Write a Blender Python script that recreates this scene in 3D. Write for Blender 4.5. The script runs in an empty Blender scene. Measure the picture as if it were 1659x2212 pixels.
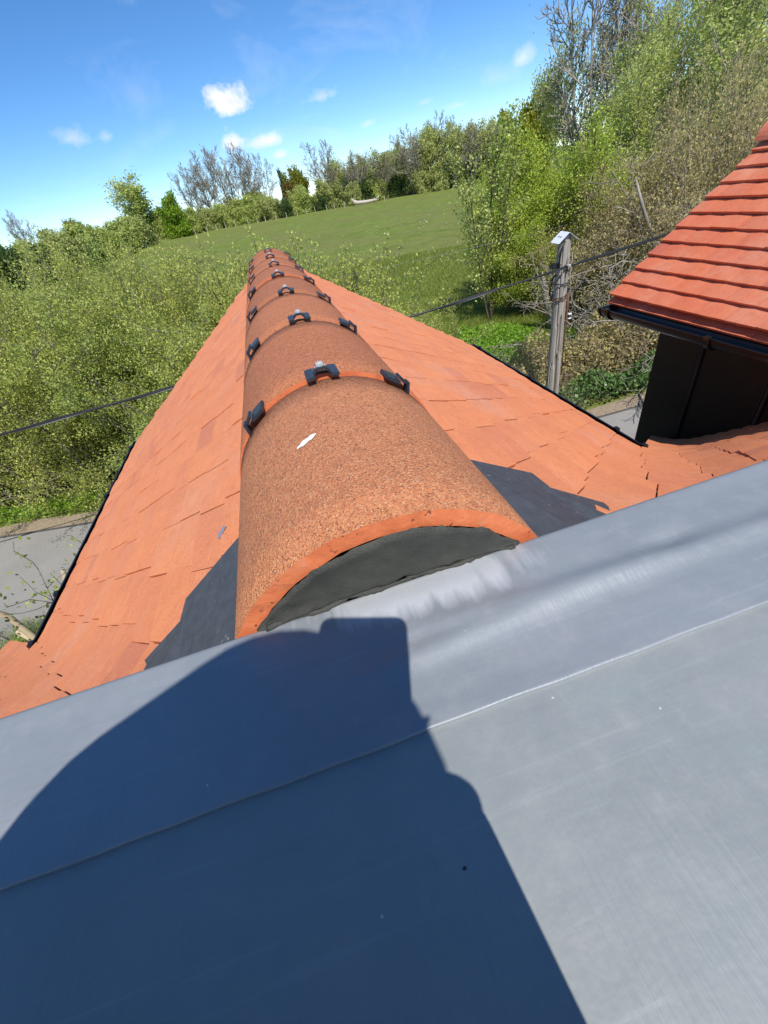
import bpy, math, random
import numpy as np
from mathutils import Vector, Matrix

C = bpy.context.scene.collection
sc = bpy.context.scene
rad = math.radians
ZC = 4.6                      # height of the lens above the lane

# ------------------------------------------------------------------ camera
cam_d = bpy.data.cameras.new('camera')
cam_d.sensor_fit = 'VERTICAL'; cam_d.sensor_height = 24.0
cam_d.lens = 24.0 * 870.0 / 2212.0
cam_d.clip_start = 0.01; cam_d.clip_end = 3000
cam = bpy.data.objects.new('camera', cam_d); C.objects.link(cam)
CR = Matrix(((0.94878269, 0.30317657, -0.08885591),
             (-0.25744663, 0.57892145, -0.77367382),
             (-0.18311918, 0.75692399, 0.62732244)))
cam.matrix_world = Matrix.Translation((0, 0, ZC)) @ CR.to_4x4()
sc.camera = cam
sc.render.resolution_x = 768; sc.render.resolution_y = 1024

# ------------------------------------------------------------------ light
SUN_DIR = Vector((-0.022, 0.579, -0.815)).normalized()      # the way the light travels
sun_d = bpy.data.lights.new('sun', 'SUN'); sun_d.energy = 3.6; sun_d.angle = rad(0.53)
sun_d.color = (1.0, 0.965, 0.915)
sun = bpy.data.objects.new('sun', sun_d); C.objects.link(sun)
sun.rotation_euler = SUN_DIR.to_track_quat('-Z', 'Y').to_euler(); sun.location = (0, -10, 20)
sc.view_settings.view_transform = 'Standard'; sc.view_settings.look = 'None'
sc.view_settings.exposure = 0.52; sc.view_settings.gamma = 1.0
sc.view_settings.use_curve_mapping = False
sc.cycles.max_bounces = 4; sc.cycles.diffuse_bounces = 2; sc.cycles.glossy_bounces = 2; sc.cycles.transmission_bounces = 2; sc.cycles.transparent_max_bounces = 4

# ------------------------------------------------------------------ node helpers
class NT:
    def __init__(s, tree): s.t = tree; s.n = tree.nodes; s.l = tree.links
    def node(s, kind, **kw):
        n = s.n.new(kind)
        for k, v in kw.items():
            if k == 'inp':
                for a, b in v.items():
                    if hasattr(b, 'is_linked'): s.l.new(b, n.inputs[a])
                    else: n.inputs[a].default_value = b
            else: setattr(n, k, v)
        return n
    def math(s, op, a, b=0.0, c=None, clamp=False):
        n = s.n.new('ShaderNodeMath'); n.operation = op; n.use_clamp = clamp
        for i, v in enumerate((a, b) if c is None else (a, b, c)):
            if hasattr(v, 'is_linked'): s.l.new(v, n.inputs[i])
            else: n.inputs[i].default_value = v
        return n.outputs[0]
    def mix(s, f, a, b, blend='MIX'):
        n = s.n.new('ShaderNodeMix'); n.data_type = 'RGBA'; n.blend_type = blend
        for i, v in ((0, f), (6, a), (7, b)):
            if hasattr(v, 'is_linked'): s.l.new(v, n.inputs[i])
            elif i == 0: n.inputs[0].default_value = v
            else: n.inputs[i].default_value = (*v, 1) if len(v) == 3 else v
        return n.outputs[2]
    def noise(s, vec, scale, detail=3, rough=0.55, dist=0.0):
        n = s.node('ShaderNodeTexNoise', inp={'Scale': scale, 'Detail': detail, 'Roughness': rough, 'Distortion': dist})
        if vec is not None: s.l.new(vec, n.inputs['Vector'])
        return n.outputs['Fac']
    def ramp(s, fac, stops, interp='LINEAR'):
        n = s.n.new('ShaderNodeValToRGB'); n.color_ramp.interpolation = interp
        e = n.color_ramp.elements
        while len(e) < len(stops): e.new(0.5)
        for el, (p, c) in zip(e, stops):
            el.position = p; el.color = (*c, 1) if len(c) == 3 else c
        s.l.new(fac, n.inputs[0]); return n.outputs[0]
    def rng(s, fac, a, b, c=0.0, d=1.0):
        n = s.node('ShaderNodeMapRange', inp={'Value': fac, 'From Min': a, 'From Max': b, 'To Min': c, 'To Max': d}); return n.outputs[0]
    def vscale(s, vec, v):
        n = s.n.new('ShaderNodeVectorMath'); n.operation = 'MULTIPLY'; s.l.new(vec, n.inputs[0]); n.inputs[1].default_value = v; return n.outputs[0]
    def bump(s, h, strength, dist):
        n = s.node('ShaderNodeBump', inp={'Height': h, 'Strength': strength, 'Distance': dist}); return n.outputs[0]

MATS = {}
def new_mat(name, rough=0.7, metal=0.0, spec=0.5):
    m = bpy.data.materials.new(name); m.use_nodes = True
    t = NT(m.node_tree); b = t.n['Principled BSDF']
    b.inputs['Roughness'].default_value = rough; b.inputs['Metallic'].default_value = metal
    b.inputs['Specular IOR Level'].default_value = spec
    pos = t.node('ShaderNodeNewGeometry')
    MATS[name] = m
    return m, t, b, pos.outputs['Position'], pos.outputs['Random Per Island']

def simple(name, col, rough=0.6, metal=0.0, vary=0.12, scale=30, bump=0.0, bscale=200, bd=0.001, spec=0.5):
    m, t, b, P, isl = new_mat(name, rough, metal, spec)
    n = t.noise(P, scale, 4, 0.6)
    lo = tuple(c * (1 - vary) for c in col); hi = tuple(min(1, c * (1 + vary)) for c in col)
    t.l.new(t.ramp(n, [(0.3, lo), (0.7, hi)]), b.inputs['Base Color'])
    if bump: t.l.new(t.bump(t.noise(P, bscale, 3), bump, bd), b.inputs['Normal'])
    return m

# ------------------------------------------------------------------ world: nishita sky with a few fair-weather clouds
w = bpy.data.worlds.new('World'); sc.world = w; w.use_nodes = True
T = NT(w.node_tree); bg = T.n['Background']
sky = T.node('ShaderNodeTexSky', sky_type='NISHITA', sun_disc=False)
sky.sun_elevation = math.asin(-SUN_DIR.z)
sky.sun_rotation = math.atan2(-SUN_DIR.x, -SUN_DIR.y)
sky.air_density = 0.62; sky.dust_density = 0.0; sky.ozone_density = 3.0; sky.altitude = 50
hs = T.node('ShaderNodeHueSaturation', inp={'Saturation': 1.22, 'Value': 1.0, 'Color': sky.outputs[0]})
dirv = T.node('ShaderNodeTexCoord').outputs['Generated']
nz = T.noise(dirv, 22, 6, 0.6); nz2 = T.noise(dirv, 70, 5, 0.6)
cl = None
def cloud(az, te, wx, wy, amp, soft=0.30):
    global cl
    a = rad(az); d = Vector((math.sin(a), math.cos(a), te)).normalized()
    r = Vector((math.cos(a), -math.sin(a), 0)); u = r.cross(d)
    def dot(v):
        n = T.node('ShaderNodeVectorMath', operation='DOT_PRODUCT'); T.l.new(dirv, n.inputs[0]); n.inputs[1].default_value = v; return n.outputs['Value']
    x = T.math('DIVIDE', dot(r), wx); y = T.math('DIVIDE', dot(u), wy); f = T.math('GREATER_THAN', dot(d), 0.5)
    # flat base, billowing top
    yb = T.math('MULTIPLY', T.math('LESS_THAN', y, 0.0), 1.0)
    y2 = T.math('MULTIPLY', y, T.math('ADD', 1.0, T.math('MULTIPLY', yb, 0.7)))
    q = T.math('SQRT', T.math('ADD', T.math('MULTIPLY', x, x), T.math('MULTIPLY', y2, y2)))
    e = T.math('ADD', q, T.math('MULTIPLY', T.math('SUBTRACT', nz, 0.5), 2.6))
    e = T.math('ADD', e, T.math('MULTIPLY', T.math('SUBTRACT', nz2, 0.5), 1.1))
    m = T.rng(e, 1.0, 1.0 - 2.2 * soft); m = T.math('MULTIPLY', T.math('MULTIPLY', m, amp), f, clamp=True)
    cl = m if cl is None else T.math('MAXIMUM', cl, m)
for a in [(1.2, 0.142, 0.040, 0.026, 0.97, 0.30), (0.2, 0.098, 0.026, 0.022, 0.95, 0.30), (3.9, 0.090, 0.040, 0.016, 0.92, 0.34),
          (10.2, 0.127, 0.040, 0.012, 0.55, 0.5), (29.6, 0.106, 0.020, 0.016, 0.6, 0.5), (27.5, 0.092, 0.04, 0.02, 0.3, 0.6), (-13.8, 0.139, 0.030, 0.016, 0.5, 0.55),
          (-10.8, 0.135, 0.016, 0.012, 0.5, 0.5), (4.8, 0.066, 0.018, 0.008, 0.7, 0.4), (14.3, 0.079, 0.018, 0.008, 0.45, 0.5),
          (20.1, 0.087, 0.018, 0.007, 0.4, 0.5), (23.5, 0.072, 0.02, 0.006, 0.35, 0.5), (-20, 0.05, 0.04, 0.012, 0.35, 0.6), (-6.5, 0.17, 0.06, 0.06, 0.16, 0.7),
          (70, 0.16, 0.07, 0.03, 0.8, 0.4), (-60, 0.12, 0.06, 0.03, 0.8, 0.4), (150, 0.15, 0.08, 0.03, 0.8, 0.4), (-120, 0.2, 0.08, 0.04, 0.8, 0.4)]:
    cloud(*a)
wisp = T.rng(T.noise(T.vscale(dirv, (1, 1, 2.2)), 5, 5, 0.6, 0.6), 0.52, 0.85, 0, 0.24)
cl = T.math('MAXIMUM', cl, wisp)
shade = T.rng(nz2, 0.3, 0.7, 5.0, 6.8)
cc = T.node('ShaderNodeCombineColor', inp={0: T.math('MULTIPLY', shade, 0.97), 1: shade, 2: T.math('MULTIPLY', shade, 1.04)}).outputs[0]
T.l.new(T.mix(cl, hs.outputs[0], cc), bg.inputs['Color'])
bg.inputs['Strength'].default_value = 0.126
w.cycles.sampling_method = 'MANUAL'; w.cycles.sample_map_resolution = 256

# ------------------------------------------------------------------ mesh helpers
def mesh_np(name, V, F, smooth=False):
    me = bpy.data.meshes.new(name)
    V = np.asarray(V, dtype=np.float32)
    if isinstance(F, np.ndarray):
        k = F.shape[1]; nf = len(F)
        me.vertices.add(len(V)); me.vertices.foreach_set('co', V.ravel())
        me.loops.add(nf * k); me.loops.foreach_set('vertex_index', F.astype(np.int32).ravel())
        me.polygons.add(nf); me.polygons.foreach_set('loop_start', np.arange(0, nf * k, k, dtype=np.int32))
        me.polygons.foreach_set('loop_total', np.full(nf, k, dtype=np.int32))
        me.update(calc_edges=True)
    else:
        me.from_pydata([tuple(map(float, v)) for v in V], [], [tuple(map(int, f)) for f in F]); me.update()
    if smooth: me.polygons.foreach_set('use_smooth', [True] * len(me.polygons))
    return me

def obj(name, me, mat, parent=None, loc=None, rz=0.0):
    o = bpy.data.objects.new(name, me); C.objects.link(o)
    if mat is not None and me is not None and not me.materials:
        for m in (mat if isinstance(mat, (list, tuple)) else [mat]): me.materials.append(MATS[m])
    if parent is not None: o.parent = parent
    if loc is not None: o.location = loc
    if rz: o.rotation_euler = (0, 0, rz)
    return o

def thing(name, label, cat, loc=(0, 0, 0), group=None, rz=0.0):
    o = bpy.data.objects.new(name, None); C.objects.link(o); o.empty_display_size = 0.2
    o.location = loc; o.rotation_euler = (0, 0, rz)
    return tag(o, label, cat, group)
def tag(o, label=None, cat=None, group=None, kind=None):
    if label: o['label'] = label
    if cat: o['category'] = cat
    if group: o['group'] = group
    if kind: o['kind'] = kind
    return o

class MB:
    """collects shapes for one mesh"""
    def __init__(s): s.v = []; s.f = []; s.mi = []
    def add(s, V, F, mi=0):
        o = len(s.v); s.v += [tuple(map(float, p)) for p in V]; s.f += [tuple(i + o for i in f) for f in F]; s.mi += [mi] * len(F)
    def box(s, c, d, rot=None, mi=0):
        V = [(x * d[0] / 2, y * d[1] / 2, z * d[2] / 2) for x in (-1, 1) for y in (-1, 1) for z in (-1, 1)]
        V = [Vector(p) for p in V]
        if rot is not None: V = [rot @ p for p in V]
        V = [p + Vector(c) for p in V]
        s.add(V, [(0, 1, 3, 2), (4, 6, 7, 5), (0, 4, 5, 1), (2, 3, 7, 6), (0, 2, 6, 4), (1, 5, 7, 3)], mi)
    def tube(s, pts, radii, n=8, caps=True, mi=0):
        pts = [Vector(p) for p in pts]
        if not hasattr(radii, '__len__'): radii = [radii] * len(pts)
        V = []; ref = None
        for i, p in enumerate(pts):
            d = (pts[min(i + 1, len(pts) - 1)] - pts[max(i - 1, 0)]).normalized()
            if ref is None: ref = Vector((0, 0, 1)) if abs(d.z) < 0.9 else Vector((1, 0, 0))
            a = d.cross(ref).normalized(); b = d.cross(a).normalized(); ref = a.cross(d) if False else ref
            for k in range(n):
                t = 2 * math.pi * k / n; V.append(p + (a * math.cos(t) + b * math.sin(t)) * radii[i])
        F = [(i * n + k, i * n + (k + 1) % n, (i + 1) * n + (k + 1) % n, (i + 1) * n + k) for i in range(len(pts) - 1) for k in range(n)]
        if caps: F += [tuple(range(n))[::-1], tuple((len(pts) - 1) * n + k for k in range(n))]
        s.add(V, F, mi)
    def prism(s, poly, h0, h1, axes=None, mi=0):
        """poly in 2-D, extruded from h0 to h1; axes maps (u,v,h) to 3-D"""
        ax = axes or (lambda u, v, h: (u, v, h)); n = len(poly)
        V = [ax(u, v, h0) for u, v in poly] + [ax(u, v, h1) for u, v in poly]
        s.add(V, [tuple(range(n))[::-1], tuple(range(n, 2 * n))] + [(i, (i + 1) % n, n + (i + 1) % n, n + i) for i in range(n)], mi)
    def mesh(s, name, smooth=False, bevel=0.0):
        me = bpy.data.meshes.new(name); me.from_pydata(s.v, [], s.f); me.update()
        me.polygons.foreach_set('material_index', s.mi)
        if smooth: me.polygons.foreach_set('use_smooth', [True] * len(me.polygons))
        import bmesh
        bm = bmesh.new(); bm.from_mesh(me); bmesh.ops.recalc_face_normals(bm, faces=bm.faces)
        if bevel: bmesh.ops.bevel(bm, geom=list(bm.edges), offset=bevel, segments=2, affect='EDGES', clamp_overlap=True)
        bm.to_mesh(me); bm.free()
        return me

# ------------------------------------------------------------------ materials
def mat_clay(name, base, grain, dark_amt=0.35, rough=0.75, vary=1.0):
    """plain clay roof tile: colour differs from tile to tile, faint streaks and specks"""
    m, t, b, P, isl = new_mat(name, rough, 0, 0.35)
    oi = t.node('ShaderNodeObjectInfo').outputs['Random']
    r = t.math('FRACT', t.math('ADD', t.math('MULTIPLY', oi, 7.31), t.math('MULTIPLY', isl, 3.77)))
    c = t.ramp(r, [(0.0, tuple(x * y for x, y in zip(base, (0.74, 0.72, 1.0)))), (0.06, tuple(x * y for x, y in zip(base, (0.82, 0.80, 1.0)))), (0.10, tuple(x * y for x, y in zip(base, (0.93, 0.92, 0.98)))), (0.45, base),
                   (0.85, tuple(x * y for x, y in zip(base, (1.03, 1.05, 1.0)))), (1.0, tuple(x * y for x, y in zip(base, (1.05, 1.14, 1.18))))])
    c = t.mix(1.0 - vary * 0.5 if vary < 2 else 0.0, c, base)
    n1 = t.noise(P, 9, 4, 0.6)
    c = t.mix(t.rng(n1, 0.45, 0.75, 0, 0.40), c, tuple(x * y for x, y in zip(base, (0.84, 0.78, 0.95))))
    n2 = t.noise(t.vscale(P, (1, 1, 1)), 420, 2, 0.7)
    c = t.mix(t.rng(n2, 0.54, 0.68, 0, grain), c, (0.66, 0.36, 0.20))
    c = t.mix(t.rng(t.noise(P, 240, 2, 0.6), 0.56, 0.70, 0, dark_amt), c, tuple(x * 0.50 for x in base))
    c = t.mix(t.rng(t.noise(P, 3.0, 4, 0.65), 0.50, 0.75, 0, 0.5), c, (0.66, 0.34, 0.23))
    c = t.mix(t.rng(t.noise(t.vscale(P, (26, 9, 26)), 1.0, 5, 0.7, 0.6), 0.52, 0.72, 0, 0.45), c, tuple(min(1, x * y) for x, y in zip(base, (1.12, 1.30, 1.45))))
    c = t.mix(t.rng(t.noise(P, 34, 5, 0.7), 0.50, 0.70, 0, 0.42), c, tuple(x * y for x, y in zip(base, (0.78, 0.68, 0.72))))
    # small pale stone flecks
    vo = t.node('ShaderNodeTexVoronoi', inp={'Scale': 210.0}); t.l.new(P, vo.inputs['Vector'])
    fl = t.math('MULTIPLY', t.math('LESS_THAN', vo.outputs['Distance'], 0.17), t.rng(t.noise(P, 4.5, 2), 0.5, 0.62, 0, 0.8))
    c = t.mix(fl, c, (0.62, 0.47, 0.26))
    t.l.new(c, b.inputs['Base Color'])
    h = t.math('ADD', t.math('MULTIPLY', n2, 0.4), t.noise(P, 60, 3))
    t.l.new(t.bump(h, 0.5, 0.0025), b.inputs['Normal'])
    return m
mat_clay('clay_tile', (0.74, 0.246, 0.102), 0.6, 0.6, 0.78, 1.4)
mat_clay('red_clay_tile', (0.60, 0.160, 0.074), 0.15, 0.25, 0.7, 2.0)

m, t, b, P, isl = new_mat('sandfaced_clay', 0.85, 0, 0.3)       # coarse sanded ridge tile
oi = t.node('ShaderNodeObjectInfo').outputs['Color']
vo = t.node('ShaderNodeTexVoronoi', inp={'Scale': 640.0, 'Randomness': 1.0}); t.l.new(P, vo.inputs['Vector'])
sep = t.node('ShaderNodeSeparateColor', inp={0: vo.outputs['Color']})
grainc = t.ramp(sep.outputs[0], [(0.0, (0.24, 0.090, 0.050)), (0.14, (0.38, 0.140, 0.070)), (0.30, (0.62, 0.225, 0.095)), (0.80, (0.70, 0.280, 0.120)), (0.96, (0.70, 0.36, 0.18)), (1.0, (0.78, 0.56, 0.34))])
vo2 = t.node('ShaderNodeTexVoronoi', inp={'Scale': 140.0}); t.l.new(P, vo2.inputs['Vector'])
sep2 = t.node('ShaderNodeSeparateColor', inp={0: vo2.outputs['Color']})
grainc = t.mix(t.rng(sep2.outputs[1], 0.80, 0.84, 0, 0.30), grainc, (0.34, 0.125, 0.07))
grainc = t.mix(t.math('MULTIPLY', t.rng(t.noise(P, 7, 4, 0.6), 0.42, 0.7, 0, 0.40), 1.0), grainc, (0.54, 0.205, 0.105))
grainc = t.mix(1.0, grainc, oi, 'MULTIPLY')
t.l.new(grainc, b.inputs['Base Color'])
t.l.new(t.bump(t.math('ADD', vo.outputs['Distance'], t.math('MULTIPLY', t.noise(P, 420, 3), 0.8)), 0.8, 0.0025), b.inputs['Normal'])

m, t, b, P, isl = new_mat('raw_clay', 0.8, 0, 0.3)              # smooth orange cut end of a ridge tile
c = t.ramp(t.noise(P, 35, 5, 0.65), [(0.3, (0.60, 0.150, 0.055)), (0.6, (0.70, 0.195, 0.075)), (0.8, (0.66, 0.26, 0.15))])
c = t.mix(t.rng(t.noise(P, 150, 2, 0.5), 0.66, 0.72), c, (0.24, 0.06, 0.03))
t.l.new(c, b.inputs['Base Color']); t.l.new(t.bump(t.noise(P, 160, 4, 0.6), 0.4, 0.0025), b.inputs['Normal'])

def mat_lead(name, base, rough, patch):
    m, t, b, P, isl = new_mat(name, rough, 0.25, 0.5)
    n = t.noise(P, 5, 5, 0.6); n2 = t.noise(P, 45, 4, 0.65)
    n3 = t.noise(t.vscale(P, (3, 40, 1)), 3, 3, 0.6)
    c = t.ramp(n, [(0.3, tuple(x * 0.86 for x in base)), (0.55, base), (0.75, tuple(x * y for x, y in zip(base, (1.13, 1.10, 1.10))))])
    c = t.mix(t.rng(n2, 0.52, 0.75, 0, 0.35), c, tuple(x * y for x, y in zip(base, (1.32, 1.20, 1.18))))
    c = t.mix(t.rng(n3, 0.55, 0.75, 0, 0.25), c, tuple(x * 0.8 for x in base))
    c = t.mix(t.rng(t.noise(P, 14, 4, 0.6, 0.5), 0.58, 0.72, 0, 0.22), c, tuple(x * y for x, y in zip(base, (0.86, 1.10, 1.08))))
    # fine white specks and dark spots
    vo = t.node('ShaderNodeTexVoronoi', inp={'Scale': 26.0}); t.l.new(P, vo.inputs['Vector'])
    c = t.mix(t.math('LESS_THAN', vo.outputs['Distance'], 0.022), c, (0.58, 0.58, 0.56))
    vo = t.node('ShaderNodeTexVoronoi', inp={'Scale': 11.0}); t.l.new(P, vo.inputs['Vector'])
    c = t.mix(t.math('LESS_THAN', t.math('ADD', vo.outputs['Distance'], t.math('MULTIPLY', t.noise(P, 300, 2), 0.03)), 0.028), c, (0.06, 0.055, 0.05))
    sc_ = t.noise(t.vscale(P, (4, 130, 1)), 1.0, 4, 0.7, 0.3)
    c = t.mix(t.rng(sc_, 0.60, 0.72, 0, 0.22), c, tuple(min(1, x * 1.5) for x in base))
    st_ = t.noise(P, 2.2, 5, 0.65, 0.8)
    c = t.mix(t.rng(st_, 0.50, 0.68, 0, 0.30), c, tuple(x * y for x, y in zip(base, (0.80, 0.84, 0.86))))
    rg = t.rng(n2, 0.3, 0.7, rough - 0.06, rough + 0.08)
    h = t.math('ADD', t.noise(P, 24, 4, 0.6), t.math('MULTIPLY', t.noise(t.vscale(P, (260, 10, 1)), 1, 2), 0.60))
    if patch:   # burnished bright where the sheet was dressed round the ridge end
        s_ = t.node('ShaderNodeSeparateXYZ', inp={0: P})
        ex = t.math('DIVIDE', t.math('SUBTRACT', s_.outputs[0], 0.045), 0.12)
        ey = t.math('DIVIDE', t.math('SUBTRACT', s_.outputs[1], t.math('ADD', 0.250, t.math('MULTIPLY', s_.outputs[0], -0.05))), 0.036)
        q = t.math('SQRT', t.math('ADD', t.math('MULTIPLY', ex, ex), t.math('MULTIPLY', ey, ey)))
        q = t.math('ADD', q, t.math('MULTIPLY', t.math('SUBTRACT', t.noise(t.vscale(P, (70, 9, 1)), 1.2, 3), 0.5), 1.1))
        k = t.rng(q, 1.0, 0.5)
        c = t.mix(t.math('MULTIPLY', k, 0.75), c, (0.60, 0.61, 0.61))
        rg = t.math('SUBTRACT', rg, t.math('MULTIPLY', k, 0.10))
        h = t.math('ADD', h, t.math('MULTIPLY', t.math('MULTIPLY', k, t.noise(t.vscale(P, (110, 6, 1)), 1.3, 2)), 1.2))
    t.l.new(c, b.inputs['Base Color']); t.l.new(rg, b.inputs['Roughness'])
    t.l.new(t.bump(h, 0.22, 0.004), b.inputs['Normal'])
mat_lead('lead_apron', (0.284, 0.306, 0.318), 0.50, True)
mat_lead('lead_flat', (0.290, 0.310, 0.302), 0.56, False)

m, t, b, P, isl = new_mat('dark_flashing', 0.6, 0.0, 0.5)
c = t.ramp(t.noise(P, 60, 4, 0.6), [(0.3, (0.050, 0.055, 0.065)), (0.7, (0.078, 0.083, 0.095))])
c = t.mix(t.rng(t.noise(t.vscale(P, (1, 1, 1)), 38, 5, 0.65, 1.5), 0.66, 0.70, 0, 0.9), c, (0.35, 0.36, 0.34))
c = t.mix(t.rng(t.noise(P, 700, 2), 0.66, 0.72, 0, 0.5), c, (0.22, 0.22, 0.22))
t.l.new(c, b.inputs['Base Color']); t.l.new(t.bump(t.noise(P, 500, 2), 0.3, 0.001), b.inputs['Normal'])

m, t, b, P, isl = new_mat('wet_mortar', 0.62, 0.0, 0.4)
t.l.new(t.ramp(t.noise(P, 25, 5, 0.6), [(0.3, (0.036, 0.036, 0.029)), (0.7, (0.056, 0.055, 0.044))]), b.inputs['Base Color'])
t.l.new(t.bump(t.math('ADD', t.noise(P, 500, 3, 0.6), t.noise(P, 60, 4)), 0.5, 0.0025), b.inputs['Normal'])
simple('white_smear', (0.78, 0.76, 0.72), 0.8, 0, 0.1, 120, 0.4, 400)
simple('clip_plastic', (0.026, 0.031, 0.042), 0.42, 0, 0.2, 60, 0.2, 500)
simple('bolt_steel', (0.72, 0.70, 0.66), 0.45, 0.5, 0.15, 200)
simple('black_plastic', (0.012, 0.012, 0.013), 0.28, 0, 0.2, 20)
simple('black_cladding', (0.012, 0.0115, 0.011), 0.55, 0, 0.3, 8, 0.25, 60, 0.002)
simple('soffit_board', (0.06, 0.055, 0.05), 0.6)
simple('brick_wall', (0.30, 0.13, 0.08), 0.85, 0, 0.2, 12)
simple('underlay', (0.10, 0.045, 0.03), 0.9)
simple('white_metal', (0.80, 0.81, 0.82), 0.4, 0.0, 0.06, 30)
simple('rust', (0.16, 0.07, 0.035), 0.85, 0, 0.3, 60)
simple('cable_black', (0.018, 0.018, 0.02), 0.45)
simple('cable_grey', (0.22, 0.22, 0.22), 0.4)
simple('ceramic', (0.7, 0.7, 0.66), 0.25)
simple('pale_timber', (0.52, 0.45, 0.36), 0.8, 0, 0.2, 14)
simple('cut_wood', (0.74, 0.56, 0.34), 0.8, 0, 0.2, 40)
simple('bounce_jacket', (0.55, 0.53, 0.50), 0.9, 0, 0.2, 20)  # pale tone picked to bounce fill light into the shadow on the lead
simple('trousers', (0.09, 0.085, 0.075), 0.9)
simple('skin', (0.55, 0.33, 0.24), 0.55)
simple('phone_black', (0.02, 0.02, 0.022), 0.2)
simple('steel_sliver', (0.42, 0.46, 0.52), 0.3, 0.6)

m, t, b, P, isl = new_mat('weathered_pole', 0.85, 0, 0.3)
n = t.noise(t.vscale(P, (40, 40, 1.6)), 1.0, 5, 0.65)
c = t.ramp(n, [(0.28, (0.12, 0.10, 0.075)), (0.45, (0.34, 0.30, 0.25)), (0.6, (0.47, 0.43, 0.37)), (0.8, (0.58, 0.54, 0.48))])
t.l.new(c, b.inputs['Base Color']); t.l.new(t.bump(n, 0.7, 0.02), b.inputs['Normal'])

def mat_bark(name, a, bcol):
    m, t, b, P, isl = new_mat(name, 0.85, 0, 0.25)
    n = t.noise(t.vscale(P, (8, 8, 2.5)), 1.5, 4, 0.6)
    t.l.new(t.ramp(n, [(0.3, a), (0.7, bcol)]), b.inputs['Base Color'])
mat_bark('bark_grey', (0.10, 0.085, 0.065), (0.24, 0.21, 0.17))
mat_bark('bark_pale', (0.22, 0.19, 0.15), (0.42, 0.37, 0.30))
mat_bark('bark_brown', (0.085, 0.06, 0.04), (0.20, 0.15, 0.10))
mat_bark('twig_tan', (0.20, 0.155, 0.105), (0.34, 0.28, 0.20))

mat_bark('cut_bark', (0.36, 0.28, 0.17), (0.58, 0.47, 0.30))

def mat_leaf(name, cols, trans=0.35, rough=0.5):
    m = bpy.data.materials.new(name); m.use_nodes = True; MATS[name] = m
    t = NT(m.node_tree); b = t.n['Principled BSDF']
    b.inputs['Roughness'].default_value = rough; b.inputs['Specular IOR Level'].default_value = 0.3
    g = t.node('ShaderNodeNewGeometry')
    c = t.ramp(g.outputs['Random Per Island'], [(i / (len(cols) - 1), x) for i, x in enumerate(cols)])
    n = t.noise(g.outputs['Position'], 0.9, 3, 0.6)
    c = t.mix(t.rng(n, 0.35, 0.7, 0, 0.5), c, tuple(x * 0.75 for x in cols[len(cols) // 2]))
    t.l.new(c, b.inputs['Base Color'])
    tr = t.node('ShaderNodeBsdfTranslucent'); t.l.new(t.mix(0.5, c, tuple(min(1, x * 1.6) for x in cols[-1])), tr.inputs[0])
    mx = t.node('ShaderNodeMixShader', inp={0: trans}); t.l.new(b.outputs[0], mx.inputs[1]); t.l.new(tr.outputs[0], mx.inputs[2])
    t.l.new(mx.outputs[0], t.n['Material Output'].inputs[0])
mat_leaf('leaf_hawthorn', [(0.184, 0.222, 0.038), (0.311, 0.365, 0.067), (0.479, 0.521, 0.113), (0.705, 0.665, 0.191)])
mat_leaf('leaf_hedge_dark', [(0.143, 0.205, 0.037), (0.243, 0.324, 0.061), (0.37, 0.456, 0.103), (0.543, 0.588, 0.174)])
mat_leaf('leaf_willow', [(0.21, 0.291, 0.027), (0.324, 0.428, 0.046), (0.438, 0.55, 0.068), (0.584, 0.673, 0.122)])
mat_leaf('leaf_spring', [(0.215, 0.292, 0.053), (0.332, 0.414, 0.09), (0.475, 0.545, 0.145), (0.665, 0.686, 0.237)])
mat_leaf('leaf_olive', [(0.25, 0.284, 0.078), (0.34, 0.374, 0.117), (0.453, 0.487, 0.166), (0.59, 0.601, 0.236)])
mat_leaf('leaf_bright', [(0.103, 0.181, 0.009), (0.165, 0.272, 0.016), (0.252, 0.379, 0.025), (0.362, 0.484, 0.046)])
mat_leaf('leaf_gold', [(0.162, 0.169, 0.008), (0.243, 0.25, 0.014), (0.338, 0.338, 0.027)])
mat_leaf('leaf_deep', [(0.036, 0.073, 0.018), (0.064, 0.113, 0.026), (0.109, 0.164, 0.04), (0.155, 0.218, 0.055)])
mat_leaf('leaf_brown', [(0.271, 0.197, 0.094), (0.418, 0.325, 0.158), (0.543, 0.442, 0.206), (0.543, 0.531, 0.187)])
mat_leaf('leaf_rust', [(0.182, 0.111, 0.026), (0.247, 0.156, 0.039), (0.221, 0.195, 0.039)])
mat_leaf('leaf_ivy', [(0.046, 0.098, 0.023), (0.078, 0.156, 0.036), (0.13, 0.227, 0.065), (0.234, 0.325, 0.13)], 0.2, 0.35)
mat_leaf('leaf_nettle', [(0.106, 0.213, 0.016), (0.167, 0.319, 0.025), (0.243, 0.425, 0.041), (0.364, 0.546, 0.069)])
mat_leaf('grass_blade', [(0.129, 0.195, 0.023), (0.186, 0.26, 0.036), (0.257, 0.325, 0.052), (0.386, 0.39, 0.117)])
mat_leaf('straw', [(0.32, 0.27, 0.14), (0.42, 0.37, 0.21), (0.5, 0.45, 0.3)])
mat_leaf('petal_white', [(0.7, 0.7, 0.62), (0.8, 0.8, 0.75)])

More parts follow.
